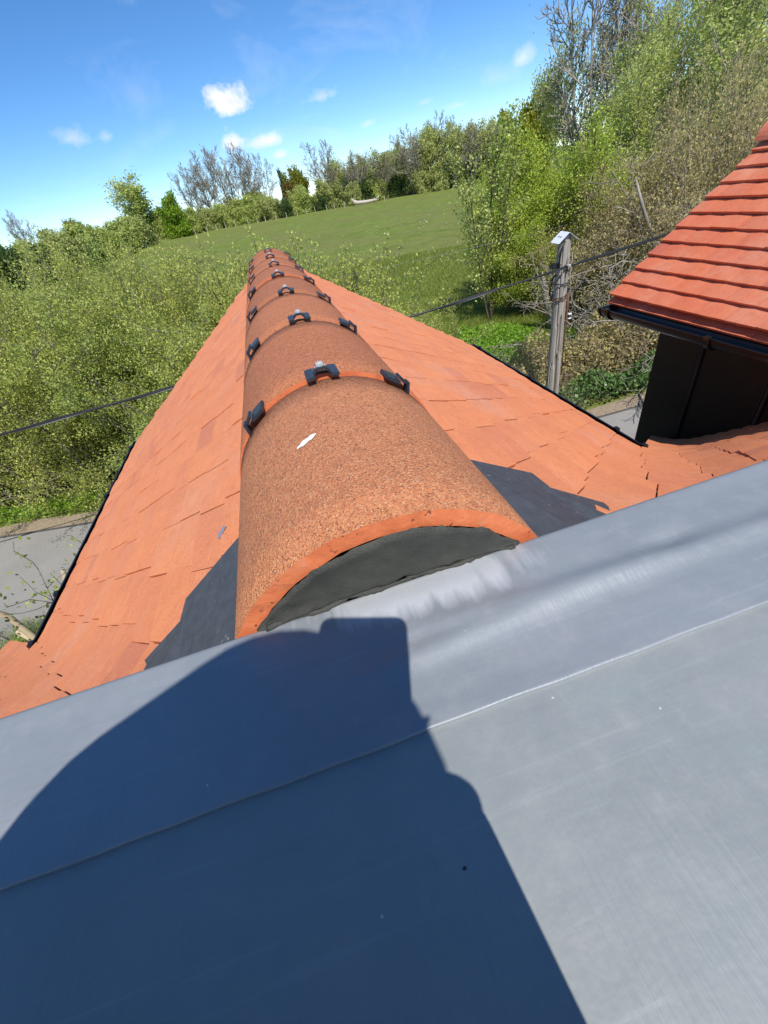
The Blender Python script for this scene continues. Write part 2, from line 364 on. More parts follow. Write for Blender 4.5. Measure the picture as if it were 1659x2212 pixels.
m, t, b, P, isl = new_mat('field_grass', 0.9, 0, 0.2)
n1 = t.noise(P, 0.12, 5, 0.6); n2 = t.noise(P, 0.8, 8, 0.72); n3 = t.noise(P, 5, 5, 0.75)
c = t.ramp(n2, [(0.3, (0.120, 0.165, 0.024)), (0.5, (0.185, 0.235, 0.042)), (0.7, (0.255, 0.295, 0.070))])
c = t.mix(t.rng(n1, 0.42, 0.62, 0, 0.75), c, (0.215, 0.205, 0.068))
c = t.mix(t.rng(t.noise(P, 0.35, 6, 0.7), 0.5, 0.7, 0, 0.5), c, (0.085, 0.125, 0.020))
c = t.mix(t.rng(n3, 0.4, 0.7, 0, 0.5), c, (0.085, 0.125, 0.020))
t.l.new(c, b.inputs['Base Color']); t.l.new(t.bump(t.math('ADD', n3, n2), 0.8, 0.15), b.inputs['Normal'])
m, t, b, P, isl = new_mat('lane_asphalt', 0.9, 0, 0.3)
c = t.ramp(t.noise(P, 60, 5, 0.8), [(0.3, (0.17, 0.16, 0.145)), (0.7, (0.36, 0.34, 0.305))])
c = t.mix(t.rng(t.noise(P, 0.9, 4, 0.6), 0.4, 0.7, 0, 0.6), c, (0.33, 0.31, 0.28))
t.l.new(c, b.inputs['Base Color']); t.l.new(t.bump(t.noise(P, 110, 3), 0.5, 0.01), b.inputs['Normal'])
m, t, b, P, isl = new_mat('dirt', 0.95, 0, 0.2)
c = t.ramp(t.noise(P, 18, 5, 0.7), [(0.3, (0.22, 0.165, 0.11)), (0.7, (0.40, 0.32, 0.23))])
t.l.new(c, b.inputs['Base Color']); t.l.new(t.bump(t.noise(P, 50, 4), 0.8, 0.02), b.inputs['Normal'])

# ------------------------------------------------------------------ terrain
def lane_far(x): return 7.25 - 0.20 * x + 0.012 * x * x * np.where(np.asarray(x) > 0, 1.0, 0.35)
def terrain_z(x, y):
    r = np.hypot(x, y); az = np.degrees(np.arctan2(x, y))
    zc = np.clip(2.45 - 0.095 * np.clip(az, -60, 40), -1.3, 7.0)
    k = np.clip((r - 15) / 95.0, 0, 1.0)
    k = np.where(y > 0, k, 0)
    z = zc * (k ** 1.05)
    z = np.where((r > 110) & (y > 0), zc - 0.012 * (r - 110), z)
    z = z + np.where(r > 13, 0.08 * np.sin(x * 0.35) * np.sin(y * 0.27 + 1), 0) * np.clip((r - 13) / 10, 0, 1)
    return z
def build_ground():
    rs = np.concatenate([np.linspace(0.5, 30, 50), np.linspace(31, 130, 70), np.geomspace(135, 1500, 24)])
    na = 180; an = np.linspace(-math.pi, math.pi, na, endpoint=False)
    R, A = np.meshgrid(rs, an, indexing='ij'); X = R * np.sin(A); Y = R * np.cos(A); Z = terrain_z(X, Y) - 0.02
    V = np.stack([X, Y, Z], -1).reshape(-1, 3); nr = len(rs)
    i, j = np.meshgrid(np.arange(nr - 1), np.arange(na), indexing='ij'); j2 = (j + 1) % na
    F = np.stack([i * na + j, i * na + j2, (i + 1) * na + j2, (i + 1) * na + j], -1).reshape(-1, 4)
    V = np.vstack([V, [[0, 0, -0.02]]]); 
    me = mesh_np('field', V, F[:, ::-1].copy(), True)
    tag(obj('field', me, 'field_grass'), kind='structure')
build_ground()
def strip(name, f0, f1, xs, z, mat):
    V = []; 
    for x in xs: V += [(x, f0(x), z), (x, f1(x), z)]
    F = [(2 * i, 2 * i + 2, 2 * i + 3, 2 * i + 1) for i in range(len(xs) - 1)]
    tag(obj(name, mesh_np(name, V, F), mat), kind='structure')
xs = np.linspace(-40, 40, 81)
rl = random.Random(5)
jit = {float(x): rl.uniform(-0.05, 0.05) for x in xs}
strip('lane', lambda x: lane_far(x) - 3.3, lambda x: lane_far(x), xs, 0.004, 'lane_asphalt')
strip('dirt_verge', lambda x: lane_far(x) - 0.02, lambda x: lane_far(x) + 0.42 + 2 * jit[float(x)], xs, 0.010, 'dirt')
strip('yard', lambda x: -6.0, lambda x: lane_far(x) - 3.28, xs, 0.001, 'dirt')
def edge_kerb():
    mb = MB(); pts = [(x, lane_far(x) - 0.03, 0.015) for x in np.linspace(-20, 20, 60)]
    mb.tube(pts, 0.022, 5); tag(obj('lane_edge', mb.mesh('lane_edge'), 'soffit_board'), kind='structure')
edge_kerb()

# ------------------------------------------------------------------ the house
LZ = ZC - 0.30                       # top of the lead flat
X0 = 0.022                           # the ridge line
APEX = ZC - 0.259; MW = 0.687        # gable slopes:  z = APEX - MW*|x-X0|
MB0 = 4.310; MM = 0.78               # main slope:    z = MB0 - MM*y
YV = 3.42                            # verge of the gable
EAVE_DX = 1.44; EAVE_Z = APEX - MW * EAVE_DX
house = thing('house', 'orange clay tiled gable roof with half round ridge running out from a grey lead flat', 'house')

# walls under the roofs
mb = MB()
mb.prism([(X0 - 1.30, 0.0), (X0 + 1.30, 0.0), (X0 + 1.30, EAVE_Z - 0.02), (X0, APEX - 0.16), (X0 - 1.30, EAVE_Z - 0.02)], 1.75, 3.30, lambda u, v, h: (u, h, v))
obj('gable_wall', mb.mesh('gable_wall'), 'brick_wall', house)
mb = MB(); mb.prism([(-2.0, 0), (1.90, 0), (1.90, 2.62), (0.2, 4.0), (-0.2, 4.0), (-2.0, 2.62)], -6.0, 6.0, lambda u, v, h: (h, u, v))
obj('main_wall', mb.mesh('main_wall'), 'brick_wall', house)

# --- tiles laid in level courses that sweep round the valley
RV = 0.24
def contour(z):
    return (APEX - z) / MW, (MB0 - z) / MM
def cpoint(side, z, seg, t):
    """plan point and upward normal on the roof surface"""
    dx, ym = contour(z)
    if seg == 'w': p = (dx, t); g = (MW, 0.0)
    elif seg == 'a':
        p = (dx + RV - RV * math.cos(t), ym + RV - RV * math.sin(t)); k = t / (math.pi / 2)
        m_ = MW * (1 - k) + MM * k; g = (m_ * math.cos(t), m_ * math.sin(t))
    else: p = (dx + RV + t, ym); g = (0.0, MM)
    n = Vector((side * g[0], g[1], 1.0)).normalized()
    return Vector((X0 + side * p[0], p[1], z)), n
DZ = 0.1 * math.sin(math.atan(MW)); TW = 0.167; TH = 0.0115
rt = random.Random(11)
def lay_slope(side, xmax):
    """returns a list of (distance to lens, verts, faces)"""
    out = []
    k = -13
    while True:
        zt = EAVE_Z - 0.012 + k * DZ
        dx, ym = contour(zt)
        if dx < 0.16: break
        hz = zt + DZ * 1.28
        low = k < 0
        dxh, ymh = contour(hz)
        Lw = YV - (ym + RV); La = RV * math.pi / 2
        Ltot = Lw + La + max(0.0, xmax - dx - RV)
        if low: s = Lw + La * 0.2
        else: s = -0.0
        s_start = s
        first = True
        while s < Ltot - 0.01:
            wd = TW
            if first: wd = TW * (0.5 if k % 2 else 1.0)
            s0 = s; s1 = min(s + wd + rt.uniform(-.004, .004), Ltot); s = s1
            gap = 0.0022 + rt.random() * 0.002
            a0 = s0 + gap / 2 + (rt.uniform(-0.016, 0.012) if first and not low else 0); a1 = s1 - gap / 2
            first = False
            lift0 = rt.uniform(0, 0.0017); lift1 = rt.uniform(0, 0.0017)
            tilt = rt.uniform(-0.0015, 0.0025)
            if rt.random() < 0.05: lift0 += 0.0035
            if rt.random() < 0.06: tilt += 0.004
            # the first straight tiles beyond the sweep ride up at their inner edge
            nearturn = abs((s0 - (Lw + La)))
            if not low and zt > EAVE_Z + 0.06 and nearturn < TW * 0.5 and EAVE_Z + 0.06 < zt < EAVE_Z + 0.46:
                lift0 += (0.020 if side < 0 else 0.004) if EAVE_Z + 0.12 < zt < EAVE_Z + (0.36 if side < 0 else 0.30) else 0.003
            shift_y = ymh - ym
            nseg = 3 if Lw - 0.1 < s1 and s0 < Lw + La else 2
            T_, B_ = [], []
            for row, (z, off) in enumerate(((zt, TH), (hz, 0.0))):
                for i in range(nseg + 1):
                    q = a0 + (a1 - a0) * i / nseg
                    if q < Lw: seg, tt = 'w', YV - q
                    elif q < Lw + La: seg, tt = 'a', (q - Lw) / RV
                    else: seg, tt = 'm', q - Lw - La
                    if row == 1:
                        if seg == 'w': tt += shift_y * (max(0.0, q) / max(Lw, 0.1)) ** 1.6
                        elif seg == 'm': tt += (1 - math.exp(-tt / 0.7)) * (dx - dxh)
                    p, n = cpoint(side, z, seg, tt)
                    f = i / nseg
                    o = off + lift0 * (1 - f) + lift1 * f + 0.0025 * math.sin(math.pi * f) + (tilt if row == 0 else 0)
                    T_.append(p + n * o); B_.append(p + n * (o - TH * 0.85))
            V = T_ + B_; N = len(T_); r = nseg + 1; F = []
            for i in range(nseg):
                F.append((i, i + 1, r + i + 1, r + i)); F.append((N + i, N + r + i, N + r + i + 1, N + i + 1))
                F.append((i, N + i, N + i + 1, i + 1)); F.append((r + i, r + i + 1, N + r + i + 1, N + r + i))
            F.append((0, r, N + r, N)); F.append((nseg, N + nseg, N + r + nseg, r + nseg))
            if side > 0: F = [f[::-1] for f in F]
            c = sum(V, Vector()) / len(V)
            if c.y < 0.12 or (c.y < 0.3 and abs(c.x) > 2.6): continue
            if max(v.z for v in V) > LZ - 0.01: continue
            if side > 0 and c.x > 2.46: continue
            out.append(((c - Vector((0, 0, ZC))).length, V, F, c))
        k += 1
    return out
slopes = {}
alltiles = []
for side, nm, xm in ((-1, 'left', 3.6), (1, 'right', 2.46)):
    # boarded surface under the tiles, following the same swept shape a little lower
    V, F = [], []
    zs = [EAVE_Z - 0.75 + i * 0.05 for i in range(34)]
    zs = [z for z in zs if contour(z)[0] > 0.03]
    nq = 30
    for z in zs:
        dx, ym = contour(z)
        for i in range(nq):
            if i < 8: p, n = cpoint(side, z, 'w', YV - 0.03 - (YV - 0.03 - ym - RV) * i / 8)
            elif i < 20: p, n = cpoint(side, z, 'a', (i - 8) / 12 * math.pi / 2)
            else: p, n = cpoint(side, z, 'm', max(0, (xm - dx - RV)) * (i - 20) / 9)
            V.append(p - n * 0.022)
    for j in range(len(zs) - 1):
        for i in range(nq - 1):
            if zs[j] < EAVE_Z - 0.01 and i < 20: continue
            a = j * nq + i; f = (a, a + 1, a + nq + 1, a + nq); F.append(f if side < 0 else f[::-1])
    slopes[side] = obj('roof_slope', mesh_np('roof_slope', V, F, True), 'underlay', house)
    alltiles += [(d, V, F, c, side) for d, V, F, c in lay_slope(side, xm)]
alltiles.sort(key=lambda t: t[0])
for d, V, F, c, side in alltiles[:300]:
    obj('tile', mesh_np('tile', [v - c for v in V], F), 'clay_tile', slopes[side], c)
for side in (-1, 1):
    mb = MB()
    for d, V, F, c, s in alltiles[300:]:
        if s == side: mb.add(V, F)
    me = bpy.data.meshes.new('far_tiles'); me.from_pydata(mb.v, [], mb.f); me.update()
    tag(obj('far_tiles', me, 'clay_tile', slopes[side]), kind='stuff')
# back slope behind the lead flat
mb = MB(); 
mb.prism([(-0.24, LZ - 0.03), (-2.25, LZ - 0.03 - 2.01 * MM), (-2.25, LZ - 0.07 - 2.01 * MM), (-0.24, LZ - 0.07)], -3.6, 6.0, lambda u, v, h: (h, u, v))
for i in range(19):
    y = -0.30 - i * 0.105; mb.box((1.2, y, LZ - 0.03 - (-y - 0.24) * MM + 0.002), (9.5, 0.12, 0.012), Matrix.Rotation(math.atan(MM) - 0.08, 3, 'X'))
obj('back_slope', mb.mesh('back_slope'), 'clay_tile', house)

# --- ridge tiles, clips
RR = 0.19; RI = 0.172; RZ = ZC - 0.415
joints = [0.268, 0.650, 1.075, 1.500, 1.935, 2.370, 2.795, 3.215, 3.50]
tints = [(1.0, 1.0, 1.0), (0.88, 0.80, 0.80), (0.92, 0.84, 0.84), (0.78, 0.72, 0.74), (0.82, 0.75, 0.77), (0.84, 0.77, 0.78), (0.86, 0.78, 0.78), (0.82, 0.75, 0.76)]
rr = random.Random(3)
for i in range(8):
    y0, y1 = joints[i] + (0.003 if i else 0), joints[i + 1] - 0.003
    na, nl = 40, 6; lim = rad(85)
    lift0 = {0: 0.0, 1: 0.006, 4: 0.005}.get(i, 0.0015); lift1 = rr.uniform(-0.001, 0.001)
    V = []
    for q in range(nl + 1):
        y = y0 + (y1 - y0) * q / nl; lf = lift0 + (lift1 - lift0) * q / nl
        for R_ in (RR, RI):
            for k in range(na + 1):
                a = -lim + 2 * lim * k / na
                e = 0.0
                if q == 0: e = 0.0007 * math.sin(k * 1.7 + i) * math.sin(k * 0.6) + rr.uniform(-0.0005, 0.0005) * (1 if R_ == RR else 2)
                dr = rr.uniform(-0.0012, 0.0004) if q == 0 else 0
                V.append((X0 + (R_ + dr) * math.sin(a), y + e, RZ + lf + (R_ + dr) * math.cos(a)))
    st = 2 * (na + 1); F = []; MI = []
    for q in range(nl):
        for k in range(na):
            o0 = q * st + k; o1 = o0 + st
            F.append((o0, o0 + 1, o1 + 1, o1)); MI.append(0)
            i0 = o0 + na + 1; i1 = i0 + st
            F.append((i0, i1, i1 + 1, i0 + 1)); MI.append(1)
        for k in (0, na):
            o0 = q * st + k; F.append((o0, o0 + st, o0 + st + na + 1, o0 + na + 1) if k == 0 else (o0, o0 + na + 1, o0 + st + na + 1, o0 + st)); MI.append(1)
    for q in (0, nl):
        for k in range(na):
            o = q * st + k; f = (o, o + na + 1, o + na + 2, o + 1); F.append(f if q == 0 else f[::-1]); MI.append(1 if q or i in (0, 1, 4) else 0)
    me = mesh_np('ridge_tile', V, F)
    me.materials.append(MATS['sandfaced_clay']); me.materials.append(MATS['raw_clay'])
    me.polygons.foreach_set('material_index', MI)
    me.polygons.foreach_set('use_smooth', [x == 0 for x in MI])
    o = obj('ridge_tile', me, None, house); o.color = (*tints[i], 1)
    if i == 0:
        # scuffed white mark on the first tile
        mv, mf = [], []; rs = random.Random(4); n = 22
        for k in range(n):
            f = k / (n - 1); a = rad(-17.0 + 8.5 * f); yc = 0.456 + 0.012 * f
            wdt = 0.0062 * math.sin(math.pi * min(1, max(0.05, f))) ** 0.6 * rs.uniform(0.6, 1.1) + 0.001
            for s_ in (-1, 1): mv.append((X0 + (RR + 0.0012) * math.sin(a), yc + s_ * wdt, RZ + (RR + 0.0012) * math.cos(a)))
        for k in range(n - 1): mf.append((2 * k, 2 * k + 1, 2 * k + 3, 2 * k + 2))
        s_ = obj('scuff_mark', mesh_np('scuff_mark', mv, mf), 'white_smear', o)
        # joint fillets of orange clay bedding under the tile edges
for s_ in (-1, 1):
    mb = MB(); rs = random.Random(8 + s_); pts = []; rads = []
    for k in range(60):
        y = 0.42 + k * 0.051; pts.append((X0 + s_ * (RR - 0.006 + rs.uniform(-0.002, 0.002)), y, RZ + 0.012)); rads.append(0.016 + rs.uniform(-0.003, 0.003))
    mb.tube(pts, rads, 6); obj('ridge_bedding', mb.mesh('ridge_bedding', True), 'raw_clay', house)

def clip_mesh():
    """H shaped ridge clip in its own frame: x across the ridge, y along it, z out of the tile"""
    mb = MB()
    for s_ in (-1, 1):
        mb.box((s_ * 0.024, 0.0, 0.0065), (0.017, 0.062, 0.007), Matrix.Rotation(s_ * 0.14, 3, 'Y'))
        mb.box((s_ * 0.013, 0.0, 0.012), (0.012, 0.022, 0.006), Matrix.Rotation(s_ * 0.75, 3, 'Y'))
    mb.box((0, 0.0, 0.0175), (0.020, 0.026, 0.006))
    return mb.mesh('ridge_clip', False, 0.0012)
CLIP = clip_mesh(); CLIP.transform(Matrix.Scale(0.80, 4)); CLIP.materials.append(MATS['clip_plastic'])
mb = MB(); mb.tube([(0, 0, 0.0175), (0, 0, 0.0200)], 0.0115, 16); mb.tube([(0, 0, 0.0200), (0, 0, 0.0260)], [0.0088, 0.0084], 6); mb.tube([(0, 0, 0.0260), (0, 0, 0.0275)], 0.0060, 10)
BOLT = mb.mesh('bolt'); BOLT.transform(Matrix.Scale(0.80, 4)); BOLT.materials.append(MATS['bolt_steel'])
def side_clip_mesh(s):
    mb = MB()
    mb.box((0, 0.0, 0.0065), (0.030, 0.050, 0.007))
    mb.box((s * 0.020, -0.006, 0.012), (0.018, 0.030, 0.006), Matrix.Rotation(s * 0.35, 3, 'Y'))
    mb.box((s * 0.036, -0.014, 0.000), (0.030, 0.022, 0.006), Matrix.Rotation(s * 1.15, 3, 'Y'))
    return mb.mesh('ridge_clip', False, 0.0012)
SC = {s_: side_clip_mesh(s_) for s_ in (-1, 1)}
for me in SC.values(): me.transform(Matrix.Scale(0.85, 4)); me.materials.append(MATS['clip_plastic'])
for i, y in enumerate(joints[1:8]):
    for ang, me in ((2.5 + rr.uniform(-1, 1), CLIP), (36, SC[1]), (-33, SC[-1])):
        a = rad(ang); c = Vector((X0 + (RR + 0.0035) * math.sin(a), y + 0.002, RZ + (RR + 0.0035) * math.cos(a)))
        o = obj('ridge_clip', me, None, house, c); o.rotation_euler = (rr.uniform(-.03, .03), a, rr.uniform(-.05, .05))
        if me is CLIP:
            obj('bolt', BOLT, None, o)

# --- mortar filling the open end of the ridge
def mortar():
    V, F = [], []; na, nr = 64, 14; rs = random.Random(9)
    a1 = math.acos((LZ - 0.004 - RZ) / (RI + 0.002))
    from mathutils import noise as nz_
    for k in range(na + 1):
        a = -a1 + 2 * a1 * k / na
        ro = RI + 0.003 + 0.004 * nz_.noise(Vector((k * 0.23, 1.7, 0))) + 0.002 * nz_.noise(Vector((k * 0.9, 5.1, 0)))
        top = Vector((X0 + ro * math.sin(a), 0.2635, RZ + ro * math.cos(a)))
        bx = X0 + (RI - 0.002) * math.sin(a1) * (2 * k / na - 1)
        bot = Vector((bx, 0.2585 + 0.002 * nz_.noise(Vector((k * 0.3, 9.0, 0))) + 0.003 * math.sin(math.pi * k / na), LZ + 0.002 * math.sin(math.pi * k / na)))
        for j in range(nr + 1):
            f = j / nr; p = top.lerp(bot, f)
            bul = 0.001 * math.sin(math.pi * f)
            p.y += bul - 0.004 * (1 if 0 < j < nr else 0) + 0.0018 * nz_.noise(p * 90)
            V.append(p)
    for k in range(na):
        for j in range(nr):
            a = k * (nr + 1) + j; F.append((a, a + 1, a + nr + 2, a + nr + 1))
    obj('mortar', mesh_np('mortar', V, F, True), 'wet_mortar', house)
    mb = MB(); rs = random.Random(2); pts = []; rads = []
    for k in range(70):
        f = k / 69; pts.append((X0 - 0.125 + 0.25 * f, 0.2565 + 0.003 * math.sin(math.pi * f) + 0.0015 * math.sin(f * 23) + rs.uniform(-.0008, .0008), LZ + 0.001)); rads.append(0.0028 + 0.0012 * math.sin(f * 31 + 1) + rs.uniform(-.0006, .0008))
    mb.tube(pts, rads, 6); obj('mortar_bead', mb.mesh('mortar_bead', True), 'wet_mortar', house)
mortar()

# --- lead flat: a lower sheet and an apron sheet lapped over it
def wave(x, y):
    v = 0.0012 * math.sin(x * 9 + 1.0) * math.sin(y * 30)
    v += 0.0040 * math.exp(-((y - 0.168 - 0.02 * math.sin(x * 4 + .6)) / 0.010) ** 2) * (1 / (1 + math.exp(-(x + 0.02) * 40)))
    v += 0.0034 * math.exp(-((y - 0.205 + 0.012 * math.sin(x * 5)) / 0.009) ** 2) * (1 / (1 + math.exp(-(x - 0.02) * 40))) * (1 / (1 + math.exp((x - 0.26) * 60)))
    v -= 0.004 * math.exp(-(((x - 0.275) / 0.016) ** 2 + ((y - 0.205) / 0.010) ** 2))
    v += 0.0020 * math.exp(-(((x - 0.03) / 0.10) ** 2 + ((y - 0.245) / 0.02) ** 2))
    return v
def sheet(name, x0, x1, prof, nx, mat, wv):
    V, F = [], []; n = len(prof)
    for i in range(nx + 1):
        x = x0 + (x1 - x0) * i / nx
        for (y, z, g) in prof:
            V.append((x, y + (0.0003 * math.sin(x * 33) + 0.0003 * math.sin(x * 91 + 1) if wv and y < 0.124 else 0), z + (wave(x, y) * g if wv else 0)))
    for i in range(nx):
        for j in range(n - 1):
            a = i * n + j; F.append((a, a + n, a + n + 1, a + 1))
    return obj(name, mesh_np(name, V, F, True), mat, house)
lead = []
prof = [(0.1230, LZ - 0.0030, 0), (0.1228, LZ - 0.0002, 0), (0.1236, LZ + 0.0004, 0)]
prof += [(0.125 + 0.129 * i / 26, LZ + 0.0004, min(1, i / 3, (26 - i) / 4)) for i in range(27)]
prof += [(0.254 + 0.007 * math.sin(a), LZ + 0.0004 - 0.007 * (1 - math.cos(a)), 0) for a in [rad(10 * k) for k in range(1, 10)]]
prof += [(0.262, LZ - 0.10, 0), (0.275, LZ - 0.21, 0)]
o = sheet('lead_apron', -1.6, 2.3, prof, 420, 'lead_apron', True)
prof = [(-0.27, LZ - 0.10, 0), (-0.255, LZ - 0.012, 0), (-0.24, LZ - 0.003, 0), (-0.1, LZ - 0.0032, 0), (0.05, LZ - 0.0028, 0), (0.20, LZ - 0.003, 0)]
sheet('lead_sheet', -1.6, 2.3, prof, 60, 'lead_flat', False)

# --- dark flashing pieces beside the ridge end, on the slopes
def slab_on(side, pts, lift, name='flashing'):
    n = Vector((side * MW, 0, 1)).normalized(); V = []
    for x, y in pts:
        z = max(APEX - MW * abs(x - X0), MB0 - MM * y if abs(x) > .3 else 0); p = Vector((x, y, z)) + n * lift; V.append(p)
    for p in list(V): V.append(p - n * 0.003)
    k = len(pts); F = [tuple(range(k)), tuple(range(2 * k - 1, k - 1, -1))] + [(i, k + i, k + (i + 1) % k, (i + 1) % k) for i in range(k)]
    mb = MB(); mb.add(V, F); obj(name, mb.mesh(name), 'dark_flashing', house)
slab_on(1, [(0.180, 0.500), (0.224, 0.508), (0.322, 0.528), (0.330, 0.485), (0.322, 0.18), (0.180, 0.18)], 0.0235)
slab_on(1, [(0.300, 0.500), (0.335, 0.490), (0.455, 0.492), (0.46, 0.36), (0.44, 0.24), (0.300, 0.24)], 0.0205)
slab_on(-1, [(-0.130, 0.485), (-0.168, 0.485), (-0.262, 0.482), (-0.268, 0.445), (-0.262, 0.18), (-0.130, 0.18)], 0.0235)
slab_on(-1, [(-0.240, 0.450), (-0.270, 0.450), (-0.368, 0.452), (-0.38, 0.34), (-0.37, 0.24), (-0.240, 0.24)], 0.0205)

# --- black gutters along the gable eaves
def gutter(x, z, y0, y1, R, side, parent, brackets, cap=True):
    n = 12; pr = []
    for k in range(n + 1):
        a = math.pi * k / n; pr.append((-R * math.cos(a), -R * math.sin(a)))
    ri = R - 0.004; pr2 = [(p[0] * ri / R, p[1] * ri / R + 0.001) for p in pr][::-1]
    loop = [(-R - 0.003, 0.004), *pr, (R + 0.003, 0.004), (R - 0.006, 0.004), *pr2, (-R + 0.006, 0.004)]
    mb = MB(); V = []; m_ = len(loop)
    for y in (y0, y1): V += [(x + u, y, z + v) for u, v in loop]
    F = [(i, (i + 1) % m_, m_ + (i + 1) % m_, m_ + i) for i in range(m_)] + [tuple(range(m_)), tuple(range(m_, 2 * m_))[::-1]]
    mb.add(V, F); g = obj('gutter', mb.mesh('gutter'), 'black_plastic', parent)
    for yb in brackets:
        mb = MB(); pts = [(x + (R + 0.004) * -math.cos(math.pi * k / 12), yb, z - (R + 0.004) * math.sin(math.pi * k / 12)) for k in range(13)]
        q = [(-(R + 0.011) * math.cos(math.pi * k / 14), -(R + 0.011) * math.sin(math.pi * k / 14)) for k in range(15)]
        q2 = [(p[0] * (R + 0.001) / (R + 0.011), p[1] * (R + 0.001) / (R + 0.011)) for p in q][::-1]
        loop2 = [(q[0][0], 0.013)] + q + [(q[-1][0], 0.013), (q2[0][0] - 0.012, 0.013), (q2[0][0] - 0.012, 0.006)] + q2 + [(q2[-1][0] + 0.012, 0.006), (q2[-1][0] + 0.012, 0.013)]
        mb.prism(loop2, yb - 0.014, yb + 0.014, lambda u, v, h: (x + u, h, z + v))
        obj('gutter_bracket', mb.mesh('gutter_bracket'), 'black_plastic', g)
    if cap:
        mb = MB(); half = [(-(R + 0.006) * math.cos(math.pi * k / 14), -(R + 0.006) * math.sin(math.pi * k / 14)) for k in range(15)]
        half = [(-R - 0.006, 0.006)] + half + [(R + 0.006, 0.006)]
        mb.prism(half, y1 - 0.004, y1 + 0.010, lambda u, v, h: (x + u, h, z + v)); obj('end_cap', mb.mesh('end_cap'), 'black_plastic', g)
    return g
gutter(X0 + EAVE_DX + 0.014, EAVE_Z - 0.012, 1.20, 3.40, 0.044, 1, house, [1.30, 1.42, 1.62, 2.5, 3.3])
gutter(X0 - EAVE_DX - 0.014, EAVE_Z - 0.012, 1.20, 3.40, 0.044, -1, house, [1.30, 1.42, 1.72, 2.6, 3.3])
gutter(0, 0, 0, 1, 0.05, 1, house, [], False).matrix_local = Matrix.Translation((-4.9, MB0 / MM * 0 + 2.19, 2.60)) @ Matrix.Rotation(rad(-90), 4, 'Z') @ Matrix.Diagonal((1, 3.4, 1, 1))

# small metal slivers left on the tiles
for (x, y, s_, a, L, lab) in ((-0.205, 0.565, -1, 0.5, 0.012, 'shiny steel offcut lying on tiles beside the dark flashing'), (-0.475, 0.52, -1, 0.9, 0.014, 'tiny pale steel offcut lying low on the tiles near the lead edge')):
    z = APEX - MW * abs(x - X0) + 0.021
    mb = MB(); mb.prism([(-L, -0.004), (L, -0.002), (L * 0.9, 0.003), (-L * 0.6, 0.004)], 0, 0.002)
    o = obj('metal_offcut', mb.mesh('metal_offcut'), 'steel_sliver', None, (x, y, z)); o.rotation_euler = (0, -math.atan(MW) if s_ < 0 else math.atan(MW), a)
    tag(o, lab, 'offcut')

# ------------------------------------------------------------------ the dormer on the right
DX0, DZ0, DYF = 2.085, ZC - 0.862, 2.50      # eave line and front verge
DPM = 0.70; DXR = 3.02                       # slope and ridge
dormer = thing('dormer', 'black clad dormer with red clay tiled roof and black gutter', 'dormer', (2.9, 1.6, 0))
dl = Vector((-2.9, -1.6, 0))
def dobj(name, me, mat, parent=None): 
    o = obj(name, me, mat, parent or dormer)
    if parent is None: o.location = dl
    return o
ridge_z = DZ0 + DPM * (DXR - DX0)
mb = MB(); mb.prism([(DX0 + 0.03, DZ0 - 0.03), (DXR, ridge_z - 0.03), (2 * DXR - DX0 - 0.03, DZ0 - 0.03), (2 * DXR - DX0 - 0.06, DZ0 - 0.075), (DXR, ridge_z - 0.075), (DX0 + 0.06, DZ0 - 0.075)], 0.15, DYF - 0.03, lambda u, v, h: (u, h, v))
droof = dobj('roof_slope', mb.mesh('roof_slope'), 'underlay')
rd = random.Random(21)
nrm = Vector((-DPM, 0, 1)).normalized(); up = Vector((1, 0, DPM)).normalized()
G = 0.1
for k in range(12):
    ph = 0.5 if k % 2 else 0.0; y1 = DYF + rd.uniform(-0.006, 0.006)
    first = True
    while y1 > 0.35:
        wd = 0.165 * (0.5 if first and ph else 1.0); y0 = y1 - wd
        rake = k * G
        if rake > 1.08: break
        zz = DZ0 + rake * math.sin(math.atan(DPM))
        base = Vector((DX0, 0, DZ0)) + up * rake
        l0, l1 = rd.uniform(0, 0.003), rd.uniform(0, 0.003); ti = rd.uniform(-0.001, 0.004)
        if y0 > 0.30 and base.z > MB0 - MM * y1 - 0.05:
            V = []; ns = 4
            for bot in (0, 1):
                for row in (0, 1):
                    for i in range(ns + 1):
                        f = i / ns; yy = y1 - 0.0012 - (wd - 0.0024) * f
                        sag = rd.uniform(-0.0008, 0.0008)
                        off = (0.021 + ti if row == 0 else 0.002) + l0 * (1 - f) + l1 * f + 0.0024 * math.sin(math.pi * f)
                        tail = -0.002 * math.sin(math.pi * f) + sag
                        p = base + up * ((tail if row == 0 else G * 1.2)) + nrm * (off - (0.015 if bot else 0)); p.y = yy; V.append(p)
            r = ns + 1; N = 2 * r; F = []
            for i in range(ns):
                F += [(i, r + i, r + i + 1, i + 1), (N + i, N + i + 1, N + r + i + 1, N + r + i), (i, i + 1, N + i + 1, N + i), (r + i, N + r + i, N + r + i + 1, r + i + 1)]
            F += [(0, N, N + r, r), (ns, r + ns, N + r + ns, N + ns)]
            c = sum(V, Vector()) / len(V)
            tb = MB(); tb.add([v - c for v in V], F)
            obj('tile', tb.mesh('tile'), 'red_clay_tile', droof, c)
        y1 = y0; first = False
# eaves undercourse
mb = MB(); 
y = DYF - 0.01
while y > 0.8:
    mb.box((DX0 + 0.035, y - 0.082, DZ0 - 0.006), (0.12, 0.162, 0.012), Matrix.Rotation(-math.atan(DPM) + 0.1, 3, 'Y')); y -= 0.165
dobj('undercourse', mb.mesh('undercourse'), 'red_clay_tile')
